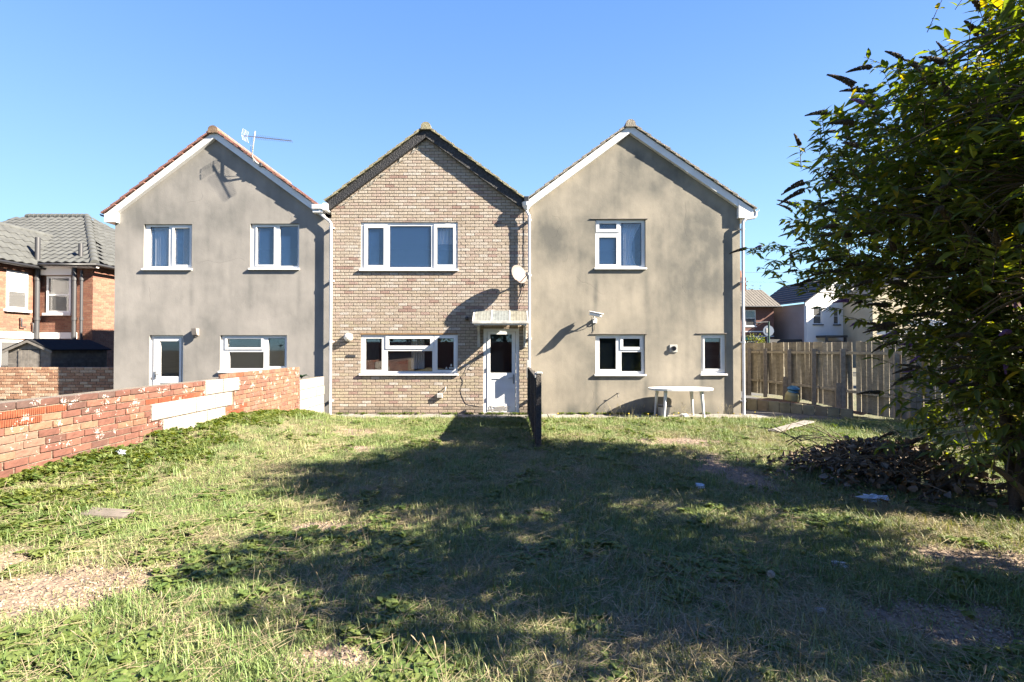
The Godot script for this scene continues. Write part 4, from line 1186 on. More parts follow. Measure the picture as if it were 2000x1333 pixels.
	var n := 11
	for k in n:
		var p := a.lerp(b3, (k + 0.5) / n)
		var t := Shape.new()
		t.col = Color(1.15, 1.0, 0.75) * rng.randf_range(0.85, 1.05)
		t.hexa(p + Vector3(0, 0.08 - 0.01 * k * 0.3, 0), Vector3((b3 - a).length() / n - 0.012, 0.4 - 0.014 * k, 0.06), Basis(Vector3.UP, -atan2(b3.z - a.z, b3.x - a.x) + rng.randf_range(-0.02, 0.02)), 0.006)
		put("edging_slab", t, M.concrete, e)
	var sl := Shape.new()
	var dirn := (b3 - a).normalized()
	for k in 24:
		for j in 8:
			var g := func(kk: int, jj: int) -> Vector3:
				var p := a.lerp(b3, kk / 24.0) + Vector3(0.66, 0, -0.75) * 0.03
				var w: Vector3 = Vector3(1.25, 0, 0.12).lerp(Vector3(0.62, 0, 0.0), kk / 24.0) * (jj / 8.0)
				var q: Vector3 = p + w
				return q + Vector3(0, lerpf(0.24, 0.06, kk / 24.0) + 0.05 * fbm.get_noise_2d(q.x * 6.0, q.z * 6.0), 0)
			sl.col = Color(0.16, 0.09, 0.055).lerp(Color(0.30, 0.18, 0.10), rng.randf())
			sl.quad(g.call(k, j), g.call(k + 1, j), g.call(k + 1, j + 1), g.call(k, j + 1))
	struct("bed_soil", sl, M.soil)
	# rubble bag leaning on a post
	var bag := thing("plastic_bag", "blue and yellow plastic sack slumped against a fence post", "bag", Vector3(7.62, 0.15, -13.15))
	var bs := Shape.new(); var prof := [Vector2(0.0, 0.0), Vector2(0.15, 0.01), Vector2(0.185, 0.12), Vector2(0.175, 0.25), Vector2(0.13, 0.34), Vector2(0.0, 0.35)]
	bs.col = Color(0.36, 0.33, 0.17); bs.lathe(prof, Vector3(7.62, 0.13, -13.15), Basis(Vector3.RIGHT, 0.12).scaled(Vector3(1.1, 1, 0.8)), 14); put("sack", bs, M.plain, bag)
	bs = Shape.new(); bs.col = Color(0.05, 0.20, 0.34)
	bs.lathe([Vector2(0.14, 0.33), Vector2(0.12, 0.38), Vector2(0.16, 0.43), Vector2(0.09, 0.48), Vector2(0.0, 0.47)], Vector3(7.62, 0.13, -13.15), Basis(Vector3.RIGHT, 0.2).scaled(Vector3(1.1, 1, 0.8)), 9); put("sack_mouth", bs, M.plain, bag)


# ---------------------------------------------------------------- loose things in the garden
func loose_things() -> void:
	var t := thing("plastic_table", "white oval plastic garden table against the buff rendered wall", "table", Vector3(4.03, 0, -11.6))
	var c := Vector3(4.05, 0.665, -11.62)
	var top := Shape.new(); var poly := PackedVector2Array()
	for k in 40:
		var g := TAU * k / 40.0
		poly.append(Vector2(signf(cos(g)) * pow(absf(cos(g)), 0.72) * 0.76, signf(sin(g)) * pow(absf(sin(g)), 0.8) * 0.36))
	var flat := Transform3D(Basis(Vector3.RIGHT, Vector3.FORWARD, Vector3.UP), c)
	top.prism(poly, flat, 0.0, 0.022)
	put("tabletop", top, M.table_plastic, t)
	var rim := Shape.new()
	for k in 40:
		var a := flat * Vector3(poly[k].x * 0.985, poly[k].y * 0.985, -0.012); var b := flat * Vector3(poly[(k + 1) % 40].x * 0.985, poly[(k + 1) % 40].y * 0.985, -0.012)
		rim.bar(a, b, 0.012, 0.026)
	put("rim", rim, M.table_plastic, t)
	for q in [[-0.42, 0.2], [0.42, 0.2], [-0.5, -0.2], [0.33, -0.2]]:
		var s := Shape.new()
		var a := c + Vector3(q[0], -0.005, q[1]); var b := Vector3(a.x + signf(q[0]) * 0.05, -0.004, a.z + signf(q[1]) * 0.03)
		s.tube([a, a.lerp(b, 0.4), b], [0.048, 0.036, 0.026], 6)
		put("leg", s, M.table_plastic, t)
	var bk := thing("plastic_tub", "clear plastic tub with grey lid under the garden table", "tub", Vector3(3.72, 0, -11.78))
	var s := Shape.new(); s.lathe([Vector2(0.12, 0.0), Vector2(0.15, 0.22), Vector2(0.16, 0.22), Vector2(0.145, 0.215), Vector2(0.115, 0.01)], Vector3(3.70, 0.0, -11.78), Basis(), 20); put("tub_body", s, M.old_white, bk)
	s = Shape.new(); s.col = Color(0.2, 0.2, 0.22); s.lathe([Vector2(0.0, 0.28), Vector2(0.16, 0.26), Vector2(0.17, 0.235), Vector2(0.16, 0.225)], Vector3(3.70, 0.0, -11.78), Basis(Vector3.BACK, -0.09), 20); put("tub_lid", s, M.plain, bk)
	crumple("litter", Vector3(4.12, 0.04, -11.6), Vector3(0.17, 0.05, 0.1), M.white_plastic, "crumpled white wrapper on the path under the garden table", "litter", 3)
	crumple("litter", Vector3(3.52, ground(3.52, -4.72) + 0.06, -4.72), Vector3(0.26, 0.06, 0.11), M.paper, "crumpled white paper lying before the heap of dead leaves", "litter", 5)
	crumple("litter", Vector3(2.02, ground(2.02, -5.2) + 0.04, -5.2), Vector3(0.09, 0.05, 0.06), M.paper, "scrap of white paper beside the bare track on the lawn", "litter", 7)
	crumple("litter", Vector3(2.25, ground(2.25, -3.35) + 0.03, -3.35), Vector3(0.08, 0.03, 0.05), M.old_white, "torn white scrap in the shaded lawn behind the dandelion clock", "litter", 8)
	crumple("litter", Vector3(1.72, ground(1.72, -2.72) + 0.03, -2.72), Vector3(0.055, 0.02, 0.025), M.old_white, "small pale scrap in the lawn just past the dandelion clock", "litter", 9)
	crumple("litter", Vector3(-4.28, ground(-4.28, -5.3) + 0.08, -5.3), Vector3(0.06, 0.05, 0.06), M.paper, "white plastic scrap caught in creepers below the brick wall", "litter", 11)
	crumple("stone", Vector3(0.21, ground(0.21, -2.27) + 0.015, -2.27), Vector3(0.05, 0.03, 0.04), M.old_white, "small white stone at the sunny near edge of the lawn", "stone", 12)
	# planks
	var p := Shape.new(); p.col = Color(1.5, 1.35, 1.1)
	var a := Vector3(4.85, ground(4.85, -9.0) + 0.07, -9.0); var b := Vector3(6.3, ground(6.3, -10.25) + 0.075, -10.25)
	p.bar(a, b, 0.19, 0.028, Vector3.UP, 0.004)
	tag(put("plank", p, M.shed_wood), "bare timber plank lying in sunlit grass near the raised bed", "plank")
	p = Shape.new(); p.col = Color(0.75, 0.7, 0.66)
	var y := ground(-3.55, -4.2) + 0.03
	p.hexa(Vector3(-3.62, y, -4.2), Vector3(0.55, 0.03, 0.17), Basis(Vector3.UP, 0.16) * Basis(Vector3.BACK, -0.12), 0.005)
	tag(put("plank", p, M.shed_wood), "grey weathered board half sunk in the weeds below the brick wall", "plank")
	var sprig := thing("plant", "small dark green leafy plant peeping over the end of the block wall", "plant", Vector3(-4.95, 0.5, -11.3))
	var pl2 := Shape.new()
	pl2.tube([Vector3(-4.95, 0.3, -11.3), Vector3(-4.93, 0.95, -11.3)], [0.012, 0.006], 6)
	put("stem", pl2, M.bark, sprig)
	for k in 7:
		var ls := leaf_shape(0.24, 0.3, 0.3); ls.c.fill(Color(0.03, 0.075, 0.05))
		var o := put("leaf", ls, M.leaf, sprig, false)
		o.transform = Transform3D((Basis(Vector3.UP, k * 1.1) * Basis(Vector3.BACK, 0.9 - 0.12 * k)).scaled_local(Vector3.ONE * 0.2), Vector3(0.02, 0.42 + 0.012 * k, 0))
	# dandelion clock
	var dn := thing("dandelion_clock", "pale dandelion seed head on a thin stalk in the shaded lawn", "flower", Vector3(1.47, ground(1.47, -2.75), -2.75))
	s = Shape.new(); s.col = Color(0.2, 0.22, 0.1); s.tube([Vector3(1.50, ground(1.5, -2.75), -2.75), Vector3(1.49, 0.26, -2.75), Vector3(1.472, 0.37, -2.76)], [0.0022], 5); put("stem", s, M.plain, dn)
	s = Shape.new(); s.col = Color(0.55, 0.5, 0.42)
	for k in 90:
		var z := 1.0 - 2.0 * (k + 0.5) / 90.0; var g := k * 2.39996
		var d := Vector3(cos(g) * sqrt(1 - z * z), z, sin(g) * sqrt(1 - z * z))
		s.tube([Vector3(1.472, 0.38, -2.76), Vector3(1.472, 0.38, -2.76) + d * 0.021], [0.0004, 0.0016], 4)
	put("seed_head", s, M.plain, dn)

func crumple(called: String, at: Vector3, size: Vector3, m: Material, label: String, cat: String, seed_no: int) -> void:
	var f := FastNoiseLite.new(); f.seed = seed_no; f.frequency = 1.3
	var s := Shape.new()
	var pt := func(i: int, j: int) -> Vector3:
		var th := PI * j / 8.0; var ph := TAU * i / 12.0
		var d := Vector3(sin(th) * cos(ph), cos(th), sin(th) * sin(ph))
		return at + d * (0.5 + 0.75 * f.get_noise_3dv(d * 2.3)) * size
	for i in 12:
		for j in 8:
			var q := [pt.call(i, j), pt.call(i + 1, j), pt.call(i + 1, j + 1), pt.call(i, j + 1)]
			s.tri_out(q[0], q[1], q[2], at); s.tri_out(q[0], q[2], q[3], at)
	tag(put(called, s, m), label, cat, "scraps of litter in the garden" if cat == "litter" else "")


# ---------------------------------------------------------------- shrubs
func shrub(called: String, label: String, root: Vector3, blobs: Array, twigs: int, spikes: bool, seed_no: int, singles: int) -> void:
	rng.seed = seed_no
	var t := thing(called, label, "shrub", root)
	var core := root + Vector3(0.1, 1.1, 0)
	var stems := Shape.new(); var fine_twigs := Shape.new()
	var tips := []
	var total := 0.0
	for b in blobs: total += b[1].x * b[1].y * b[1].z
	for b in blobs:
		var n := int(twigs * b[1].x * b[1].y * b[1].z / total)
		for k in n:
			var d := Vector3(rng.randfn(), rng.randfn(), rng.randfn()).normalized()
			var r := pow(rng.randf(), 0.42)
			var p: Vector3 = b[0] + d * b[1] * r * (1.0 + 0.28 * fbm.get_noise_3dv(d * 4.0 + b[0]))
			if p.y < 0.12 or fbm.get_noise_3dv(p * 3.2) < -0.10 - 0.22 * rng.randf(): continue
			tips.append([p, r])
	# main stems, each carrying a share of the tips
	var nst := 14
	var ends := []
	for k in nst:
		var e: Vector3 = tips[rng.randi() % tips.size()][0]
		var a := root + Vector3(rng.randf_range(-0.25, 0.25), 0, rng.randf_range(-0.25, 0.25))
		var pts := []
		for j in 7:
			var q := j / 6.0
			var m := a.lerp(e, q)
			m.y = lerpf(a.y, e.y, 1.0 - pow(1.0 - q, 1.7)) + 0.1 * sin(q * PI)
			pts.append(m + Vector3(rng.randf_range(-1, 1), 0, rng.randf_range(-1, 1)) * 0.05 * q)
		stems.tube(pts, [0.045, 0.038, 0.032, 0.026, 0.02, 0.014, 0.008], 7)
		for j in range(2, 7): ends.append(pts[j])
	put("stem", stems, M.bark, t)
	var lf := leaf_shape(0.17, 0.35, 0.22).mesh()
	var places := []; var tints := []; var spike_at := []
	for q in tips:
		var p: Vector3 = q[0]
		var out := (p - core); out.y *= 0.55
		out = (out.normalized() + Vector3(rng.randfn(), rng.randfn() * 0.7 - 0.1, rng.randfn()) * 0.38).normalized()
		var len := rng.randf_range(0.22, 0.42)
		var a := p - out * len
		if rng.randf() < 0.2:
			var near: Vector3 = ends[0]
			for e in ends: if (e as Vector3).distance_squared_to(a) < near.distance_squared_to(a): near = e
			if near.distance_to(a) < 1.3: fine_twigs.tube([near, near.lerp(a, 0.5) + Vector3(0, 0.07, 0), a], [0.008, 0.006, 0.004], 5, false)
		fine_twigs.tube([a, a.lerp(p, 0.5) + Vector3(0, 0.015, 0), p], [0.004, 0.003, 0.002], 4, false)
		var side := out.cross(Vector3.UP).normalized()
		for k in 10:
			var u := (k / 2) / 5.0 + 0.08
			var sd := 1.0 if k % 2 else -1.0
			var d := (out * 0.55 + side * sd * rng.randf_range(0.5, 1.1) + Vector3.UP * rng.randf_range(-0.75, 0.35) + Vector3(rng.randfn(), rng.randfn(), rng.randfn()) * 0.2).normalized()
			var yy := (Vector3.UP + Vector3(rng.randfn(), 0, rng.randfn()) * 0.35); yy = (yy - d * yy.dot(d)).normalized()
			var L := rng.randf_range(0.06, 0.19) * (1.0 - 0.25 * u)
			places.append(Transform3D(Basis(d, yy, d.cross(yy)).scaled_local(Vector3.ONE * L), a.lerp(p, u)))
			var g := Color(0.10, 0.155, 0.04).lerp(Color(0.24, 0.30, 0.065), rng.randf())
			var yl := rng.randf()
			if yl < 0.035: g = Color(0.60, 0.47, 0.05)
			elif yl < 0.15: g = Color(0.42, 0.44, 0.06)
			tints.append(g)
		if spikes and q[1] > 0.78 and rng.randf() < 0.30: spike_at.append([p, out])
	stuff(put("twigs", fine_twigs, M.twig, t))
	# the leaves nearest the camera are separate, the rest form the crown
	if singles > 0:
		var order := range(places.size())
		order.sort_custom(func(i, j): return places[i].origin.length_squared() < places[j].origin.length_squared())
		var keep := {}
		var kinds := {}
		for k in singles:
			var i: int = order[k]
			keep[i] = true
			var key := "%d" % [int(tints[i].g * 60) + (1000 if tints[i].r > 0.3 else 0)]
			if not kinds.has(key):
				var ls := leaf_shape(0.17, 0.35, 0.22); ls.c.fill(tints[i]); kinds[key] = ls.mesh()
			var o := put("leaf", kinds[key], M.leaf, t, false)
			o.transform = Transform3D(places[i].basis, places[i].origin - root)
		var p2 := []; var c2 := []
		for i in places.size():
			if not keep.has(i): p2.append(places[i]); c2.append(tints[i])
		places = p2; tints = c2
	scatter("foliage", lf, M.leaf, places, tints, t)
	if not spikes: return
	var variants := []
	for k in 8:
		var s := Shape.new()
		var purple := k >= 6
		var L := 0.15 if purple else 0.24
		for j in 130:
			var u := j / 129.0
			var r := (0.021 if not purple else 0.017) * (1.0 - pow(u, 1.6)) + 0.003
			var g := rng.randf() * TAU
			var ce := Vector3(u * L, -0.05 * u * u + cos(g) * r * 0.75, sin(g) * r * 0.75)
			s.col = Color(0.045, 0.030, 0.018).lerp(Color(0.10, 0.072, 0.035), rng.randf()) if not purple else Color(0.20, 0.085, 0.30).lerp(Color(0.30, 0.15, 0.42), rng.randf())
			s.hexa(ce, Vector3(0.011, r * 0.55 + 0.003, r * 0.55 + 0.003), Basis.from_euler(Vector3(g, rng.randf(), rng.randf())), 0.0)
		s.tube([Vector3.ZERO, Vector3(L, -0.05, 0)], [0.012, 0.003], 5)
		variants.append(s.mesh())
	spike_at.sort_custom(func(a, b): return a[0].x < b[0].x)
	for k in mini(spike_at.size(), 290):
		var p: Vector3 = spike_at[k][0]; var d: Vector3 = spike_at[k][1]
		d = (d + Vector3(-0.25, -0.22, 0.05)).normalized() if p.y < 4.3 or rng.randf() < 0.6 else (d * 0.4 + Vector3.UP).normalized()
		var yy := (Vector3.UP - d * d.y).normalized()
		var kind := rng.randi() % 6 if rng.randf() < 0.9 else 6 + rng.randi() % 2
		var o := put("flower_spike", variants[kind], M.petal if kind > 5 else M.pebble, t, false)
		o.transform = Transform3D(Basis(d, yy, d.cross(yy)).scaled_local(Vector3.ONE * rng.randf_range(0.6, 1.05)), p - root)

func leaf_heap() -> void:
	rng.seed = 77
	var t := thing("leaf_heap", "heap of curled dead brown leaves and cut twigs under the shrub", "leaf heap", Vector3(4.0, 0.1, -5.8))
	var variants := []
	for k in 5:
		var s := leaf_shape(0.34, rng.randf_range(0.2, 0.9), rng.randf_range(-0.5, 0.5))
		s.c.fill([Color(0.12, 0.08, 0.05), Color(0.24, 0.175, 0.12), Color(0.20, 0.175, 0.145), Color(0.26, 0.13, 0.05), Color(0.11, 0.13, 0.07)][k])
		variants.append(s.mesh())
	var places := []; var cols := []
	var big := []
	for k in 2000:
		var q := Vector2(rng.randfn() * 0.36, rng.randfn() * 0.42)
		var x := 4.3 + q.x * 1.05 + q.y * 0.25; var z := -5.65 + q.y * 1.0
		if x < 3.0: continue
		var h := 0.5 * exp(-pow(q.x / 0.75, 2) - pow(q.y / 0.8, 2))
		var p := Vector3(x, ground(x, z) + rng.randf() * h + 0.02, z)
		var tf := Transform3D(Basis.from_euler(Vector3(rng.randfn(), rng.randf() * TAU, rng.randfn())).scaled_local(Vector3.ONE * rng.randf_range(0.045, 0.11)), p)
		big.append(tf)
	big.sort_custom(func(a, b): return a.origin.length_squared() < b.origin.length_squared())
	for k in big.size():
		if k < 220:
			var o := put("dead_leaf", variants[rng.randi() % 5], M.dry_leaf, t, false)
			o.transform = Transform3D(big[k].basis, big[k].origin - base_of[t])
		else:
			places.append(big[k]); cols.append(Color(1, 1, 1) * rng.randf_range(0.6, 1.2))
	scatter("dead_leaves", variants[1], M.dry_leaf, places, cols, t)
	var tw := Shape.new()
	for k in 130:
		var a := Vector3(4.2 + rng.randfn() * 0.45, 0.2 + rng.randf() * 0.3, -5.75 + rng.randfn() * 0.45)
		var d := Vector3(rng.randfn(), rng.randf_range(-0.15, 0.45), rng.randfn()).normalized() * rng.randf_range(0.25, 0.7)
		tw.tube([a, a + d * 0.5 + Vector3(0, 0.04, 0), a + d], [0.007, 0.005, 0.003], 5)
	put("cut_twigs", tw, M.twig, t)
	var b := thing("cut_branch", "bare forked branch lying on the ground at the shrub's foot", "branch", Vector3(4.2, 0.2, -4.4))
	var s := Shape.new()
	s.tube([Vector3(3.62, 0.16, -4.62), Vector3(3.95, 0.19, -4.72), Vector3(4.15, 0.24, -4.8), Vector3(4.5, 0.3, -4.95)], [0.006, 0.013, 0.014, 0.01], 7)
	put("branch", s, M.bark, b)
	s = Shape.new(); s.tube([Vector3(3.97, 0.19, -4.7), Vector3(4.2, 0.17, -4.5), Vector3(4.5, 0.15, -4.3), Vector3(5.0, 0.12, -4.1)], [0.011, 0.016, 0.018, 0.02], 7); put("branch", s, M.bark, b)
	s = Shape.new(); s.tube([Vector3(4.45, 0.16, -4.33), Vector3(4.7, 0.25, -4.42), Vector3(4.95, 0.34, -4.5)], [0.007, 0.006, 0.005], 6); put("branch", s, M.bark, b)
	s = Shape.new(); s.tube([Vector3(4.55, 0.14, -4.28), Vector3(4.8, 0.09, -4.12), Vector3(5.0, 0.08, -4.0)], [0.008, 0.006, 0.004], 6); put("branch", s, M.bark, b)


# ---------------------------------------------------------------- houses behind
func wave_tile() -> ArrayMesh:
	var s := Shape.new()
	var w := 0.3; var l := 0.37; var n := 8
	for k in n:
		var x0 := -w * 0.5 + w * k / n; var x1 := x0 + w / n
		var y0 := 0.022 * sin(TAU * k / n); var y1 := 0.022 * sin(TAU * (k + 1) / n)
		s.quad(Vector3(x0, y0 + 0.02, l * 0.5), Vector3(x1, y1 + 0.02, l * 0.5), Vector3(x1, y1, -l * 0.5), Vector3(x0, y0, -l * 0.5))
		s.quad(Vector3(x0, y0 - 0.006, l * 0.5), Vector3(x1, y1 - 0.006, l * 0.5), Vector3(x1, y1 + 0.02, l * 0.5), Vector3(x0, y0 + 0.02, l * 0.5))
	return s.mesh()

# tiles on a slope: org at the eave, along = unit along the eave, up = unit up the slope; inside decides by (u, v)
func tile_slope(h: Node3D, org: Vector3, along: Vector3, up: Vector3, wide: float, tall: float, inside: Callable, m: Material, single: bool, mesh: ArrayMesh) -> void:
	var nrm := up.cross(along) if up.cross(along).y > 0 else along.cross(up)
	var bs := Basis(along, nrm, along.cross(nrm))
	if bs.z.dot(up) > 0: bs = Basis(-along, nrm, (-along).cross(nrm))
	var places := []; var cols := []
	var nv := int(tall / 0.33); var nu := int(wide / 0.3)
	var count := 0
	for j in nv:
		for i in nu:
			var u := (i + 0.5) * 0.3; var v := (j + 0.5) * 0.33
			if not inside.call(u, v): continue
			var tf := Transform3D(bs, org + along * u + up * v + nrm * (0.055 + rng.randf() * 0.004))
			if single and count < 290:
				count += 1
				var o := put("roof_tile", mesh, m, h, false)
				o.transform = Transform3D(tf.basis, tf.origin - base_of[h])
			else:
				places.append(tf); cols.append(Color(1, 1, 1) * rng.randf_range(0.8, 1.0))
	if places.size(): scatter("roof_tiles", mesh, m, places, cols, h)

func sash_window(h: Node3D, tf: Transform3D, w: float, t: float, pane := "pane", mid := true, sill := true) -> void:
	var f := Shape.new()
	f.panel(-w / 2, w / 2, 0, [Vector2(-w / 2, t), Vector2(w / 2, t)], [[-w / 2 + 0.07, w / 2 - 0.07, 0.08, t * 0.5 - 0.025], [-w / 2 + 0.07, w / 2 - 0.07, t * 0.5 + 0.025, t - 0.07]] if mid else [[-w / 2 + 0.07, w / 2 - 0.07, 0.08, t - 0.07]], 0.0, -0.06)
	var o := put("window", f, M.white_plastic, h, false)
	o.transform = Transform3D(tf.basis, tf.origin - base_of.get(h, Vector3.ZERO))
	var g := Shape.new(); g.span(-w / 2 + 0.06, w / 2 - 0.06, 0.07, t - 0.06, -0.008, -0.012); put("pane", g, M[pane], o)
	g = Shape.new(); g.span(-w / 2 + 0.05, w / 2 - 0.05, 0.06, t - 0.05, -0.018, -0.025); put("blind", g, M.room, o)  # dark sheet behind the glass, standing in for the unlit room
	if sill:
		g = Shape.new(); g.span(-w / 2 - 0.07, w / 2 + 0.07, -0.09, 0.0, 0.09, -0.05, 0.01); put("sill", g, M.white_render, o)

func red_house() -> void:
	rng.seed = 5
	var h := thing("villa", "red brick villa with grey tiled hipped roof and black pipes behind the shed", "house", Vector3(-17.5, 0, -17.05))
	var mesh := wave_tile()
	var s := Shape.new()
	s.span(-22.5, -14.82, -0.2, 4.55, -17.05, -24.5)
	put("wall", s, M.old_mortar, h)
	s = Shape.new(); s.span(-19.5, -16.71, -0.2, 4.5, -12.6, -17.049); put("wing_wall", s, M.old_mortar, h)
	var pal := [Color(0.31, 0.135, 0.085), Color(0.34, 0.16, 0.10), Color(0.28, 0.115, 0.075), Color(0.36, 0.18, 0.115)]
	var opt := {"palette": pal, "most": 0, "merged_bevel": false, "proud": 0.005, "uneven": 0.004, "pick": func(_x, _y, _r): return rng.randi() % 4}
	brickwork(h, Transform3D(Basis(), Vector3(0, 0, -17.05)), PackedVector2Array([Vector2(-16.7, 0.5), Vector2(-14.82, 0.5), Vector2(-14.82, 4.5), Vector2(-16.7, 4.5)]), [[-16.44, -15.56, 2.84, 4.17], [-16.7, -15.5, 1.95, 2.18]], opt)
	var east := Basis(Vector3(0, 0, -1), Vector3.UP, Vector3.RIGHT)
	brickwork(h, Transform3D(east, Vector3(-14.82, 0, 0)), PackedVector2Array([Vector2(17.05, 0.5), Vector2(19.6, 0.5), Vector2(19.6, 4.5), Vector2(17.05, 4.5)]), [], opt)
	brickwork(h, Transform3D(east, Vector3(-16.71, 0, 0)), PackedVector2Array([Vector2(14.6, 0.5), Vector2(17.05, 0.5), Vector2(17.05, 4.45), Vector2(14.6, 4.45)]), [[15.92, 16.62, 2.9, 4.25]], opt)
	# roofs: main hipped block and the wing
	s = Shape.new()
	var ra := Vector3(-20.9, 7.25, -20.75); var rb := Vector3(-18.3, 7.25, -20.75)
	var e := [Vector3(-23.0, 4.55, -16.75), Vector3(-14.5, 4.55, -16.75), Vector3(-14.5, 4.55, -24.8), Vector3(-23.0, 4.55, -24.8)]
	s.quad(e[0], e[1], rb, ra); s.tri(e[1], e[2], rb); s.quad(e[2], e[3], ra, rb); s.tri(e[3], e[0], ra)
	put("roof", s, M.tile_slate, h)
	var up := Vector3(0, 2.7, -4.0).normalized(); var tall := Vector3(0, 2.7, 4.0).length()
	tile_slope(h, Vector3(-19.7, 4.56, -16.72), Vector3.RIGHT, up, 5.4, tall, func(u, v): return u < 5.2 - v * 3.8 / 4.85 and v > (2.6 - u) * 0.6 - 0.3 , M.tile_slate, true, mesh)
	tile_slope(h, Vector3(-23.0, 4.56, -16.72), Vector3.RIGHT, up, 3.4, tall, func(u, v): return u > v * 2.1 / 4.85 and v > 1.4, M.tile_slate, false, mesh)
	var upe := Vector3(-3.8, 2.7, 0).normalized()
	tile_slope(h, Vector3(-14.47, 4.56, -16.75), Vector3(0, 0, -1), upe, 8.0, 4.66, func(u, v): return u > v * 0.86 + 0.1 and u < 8.0 - v * 0.86, M.tile_slate, false, mesh)
	s = Shape.new()
	s.quad(Vector3(-16.45, 4.45, -12.5), Vector3(-16.45, 4.45, -17.0), Vector3(-17.9, 5.9, -18.8), Vector3(-17.9, 5.9, -12.5))
	s.quad(Vector3(-17.9, 5.9, -12.5), Vector3(-17.9, 5.9, -18.8), Vector3(-19.7, 4.45, -17.0), Vector3(-19.7, 4.45, -12.5))
	s.tri(Vector3(-19.7, 4.45, -12.55), Vector3(-16.45, 4.45, -12.55), Vector3(-17.9, 5.9, -12.55))
	put("wing_roof", s, M.tile_slate, h)
	tile_slope(h, Vector3(-16.42, 4.47, -13.6), Vector3(0, 0, -1), Vector3(-1, 1, 0).normalized(), 5.2, 2.05, func(u, v): return u < 3.35 + v * 0.9, M.tile_slate, false, mesh)
	for q in [[rb, e[1]], [ra, rb]]:
		s = Shape.new()
		for k in 14:
			var a: Vector3 = q[0].lerp(q[1], k / 14.0); var b: Vector3 = q[0].lerp(q[1], (k + 1.04) / 14.0)
			s.tube([a + Vector3(0, 0.02, 0), b + Vector3(0, 0.035, 0)], [0.12, 0.135], 10)
		put("ridge_tiles", s, M.tile_slate, h)
	s = Shape.new(); s.tube([Vector3(-17.9, 5.93, -12.5), Vector3(-17.9, 5.93, -18.7)], [0.12], 10); put("wing_ridge", s, M.tile_slate, h)
	# gutters and boards
	s = Shape.new(); s.tube([Vector3(-16.6, 4.52, -16.66), Vector3(-14.4, 4.52, -16.66), Vector3(-14.4, 4.52, -24.0)], [0.055], 8); put("gutter", s, M.black_plastic, h)
	s = Shape.new(); s.tube([Vector3(-16.38, 4.42, -12.5), Vector3(-16.38, 4.42, -16.9)], [0.055], 8); put("gutter", s, M.black_plastic, h)
	s = Shape.new(); s.span(-16.7, -15.45, 4.2, 4.48, -16.9, -17.049); s.span(-16.7, -14.6, 4.44, 4.54, -16.76, -17.04); put("soffit", s, M.white_render, h)
	s = Shape.new(); s.span(-16.71, -15.35, 1.96, 2.18, -16.98, -17.04); s.span(-16.66, -16.705, 1.96, 2.18, -12.6, -16.9); put("white_band", s, M.white_render, h)
	sash_window(h, Transform3D(Basis(), Vector3(-16.0, 2.86, -17.02)), 0.86, 1.3)
	sash_window(h, Transform3D(east, Vector3(-16.68, 2.93, -16.27)), 0.7, 1.28, "pane", true)
	s = Shape.new(); s.span(-16.6865, -16.689, 3.52, 4.12, -16.0, -16.54); put("blind", s, M.white_render, h)
	sash_window(h, Transform3D(east, Vector3(-16.68, 0.2, -16.2)), 1.0, 1.7, "pane", false, false)
	for q in [[-16.6, 5.5, 0.075], [-15.3, 4.55, 0.07], [-15.05, 4.35, 0.045]]:
		s = Shape.new(); s.tube([Vector3(q[0], 0, -16.86), Vector3(q[0], q[1], -16.86)], [q[2]], 10)
		for y: float in [1.2, 2.6, 4.0]: s.tube([Vector3(q[0], y, -16.86), Vector3(q[0], y + 0.1, -16.86)], [q[2] + 0.018], 10)
		put("waste_pipe", s, M.dark_metal, h)
	s = Shape.new(); s.tube([Vector3(-15.35, 4.85, -17.15), Vector3(-15.35, 5.35, -17.15)], [0.07], 10); put("vent_pipe", s, M.dark_metal, h)
	s = Shape.new(); s.hexa(Vector3(-15.35, 4.84, -17.1), Vector3(0.6, 0.03, 0.4), Basis(Vector3.RIGHT, 0.6), 0.005); put("flashing", s, M.grey_metal, h)
	s = Shape.new()
	for q in [[-16.67, 2.35, -16.35], [-16.67, 2.2, -16.75]]: s.tube([Vector3(q[0], q[1] + 0.3, q[2]), Vector3(q[0] + 0.06, q[1] + 0.28, q[2]), Vector3(q[0] + 0.06, q[1], q[2]), Vector3(q[0] + 0.06, q[1], q[2] - 0.14)], [0.025], 6)
	put("overflow_pipe", s, M.dark_metal, h)
	# garden shed
	var d := thing("garden_shed", "small weathered timber shed with black felt roof behind the low brick wall", "shed", Vector3(-12.9, 0, -13.8))
	var x0 := -13.50; var x1 := -12.36; var zf := -12.95; var zb := -14.72; var ye := 1.60; var yr := 1.86
	for side: int in 2:
		for k in 12:
			s = Shape.new(); s.col = Color(1, 1, 1) * rng.randf_range(0.7, 1.1)
			var y := 0.05 + k * 0.13
			var x := x1 if side else x0
			s.hexa(Vector3(x, y + 0.065, (zf + zb) * 0.5), Vector3(0.016, 0.145, zf - zb), Basis(Vector3.BACK, 0.07 if side == 0 else -0.07), 0.002); put("cladding_board", s, M.shed_wood, d)
	for k in 12:
		var y := 0.05 + k * 0.13
		for q in [[x0, x0 + 0.28], [x1 - 0.28, x1]]:
			s = Shape.new(); s.col = Color(1, 1, 1) * rng.randf_range(0.8, 1.3); s.hexa(Vector3((q[0] + q[1]) * 0.5, y + 0.065, zf), Vector3(q[1] - q[0], 0.145, 0.016), Basis(Vector3.RIGHT, 0.07), 0.002); put("cladding_board", s, M.shed_wood, d)
	for k in 6:
		s = Shape.new(); s.col = Color(1.3, 1.25, 1.2) * rng.randf_range(0.8, 1.1); s.span(x0 + 0.29 + k * 0.095, x0 + 0.38 + k * 0.095, 0.05, 1.58, zf + 0.012, zf + 0.026, 0.002); put("door_board", s, M.shed_wood, d)
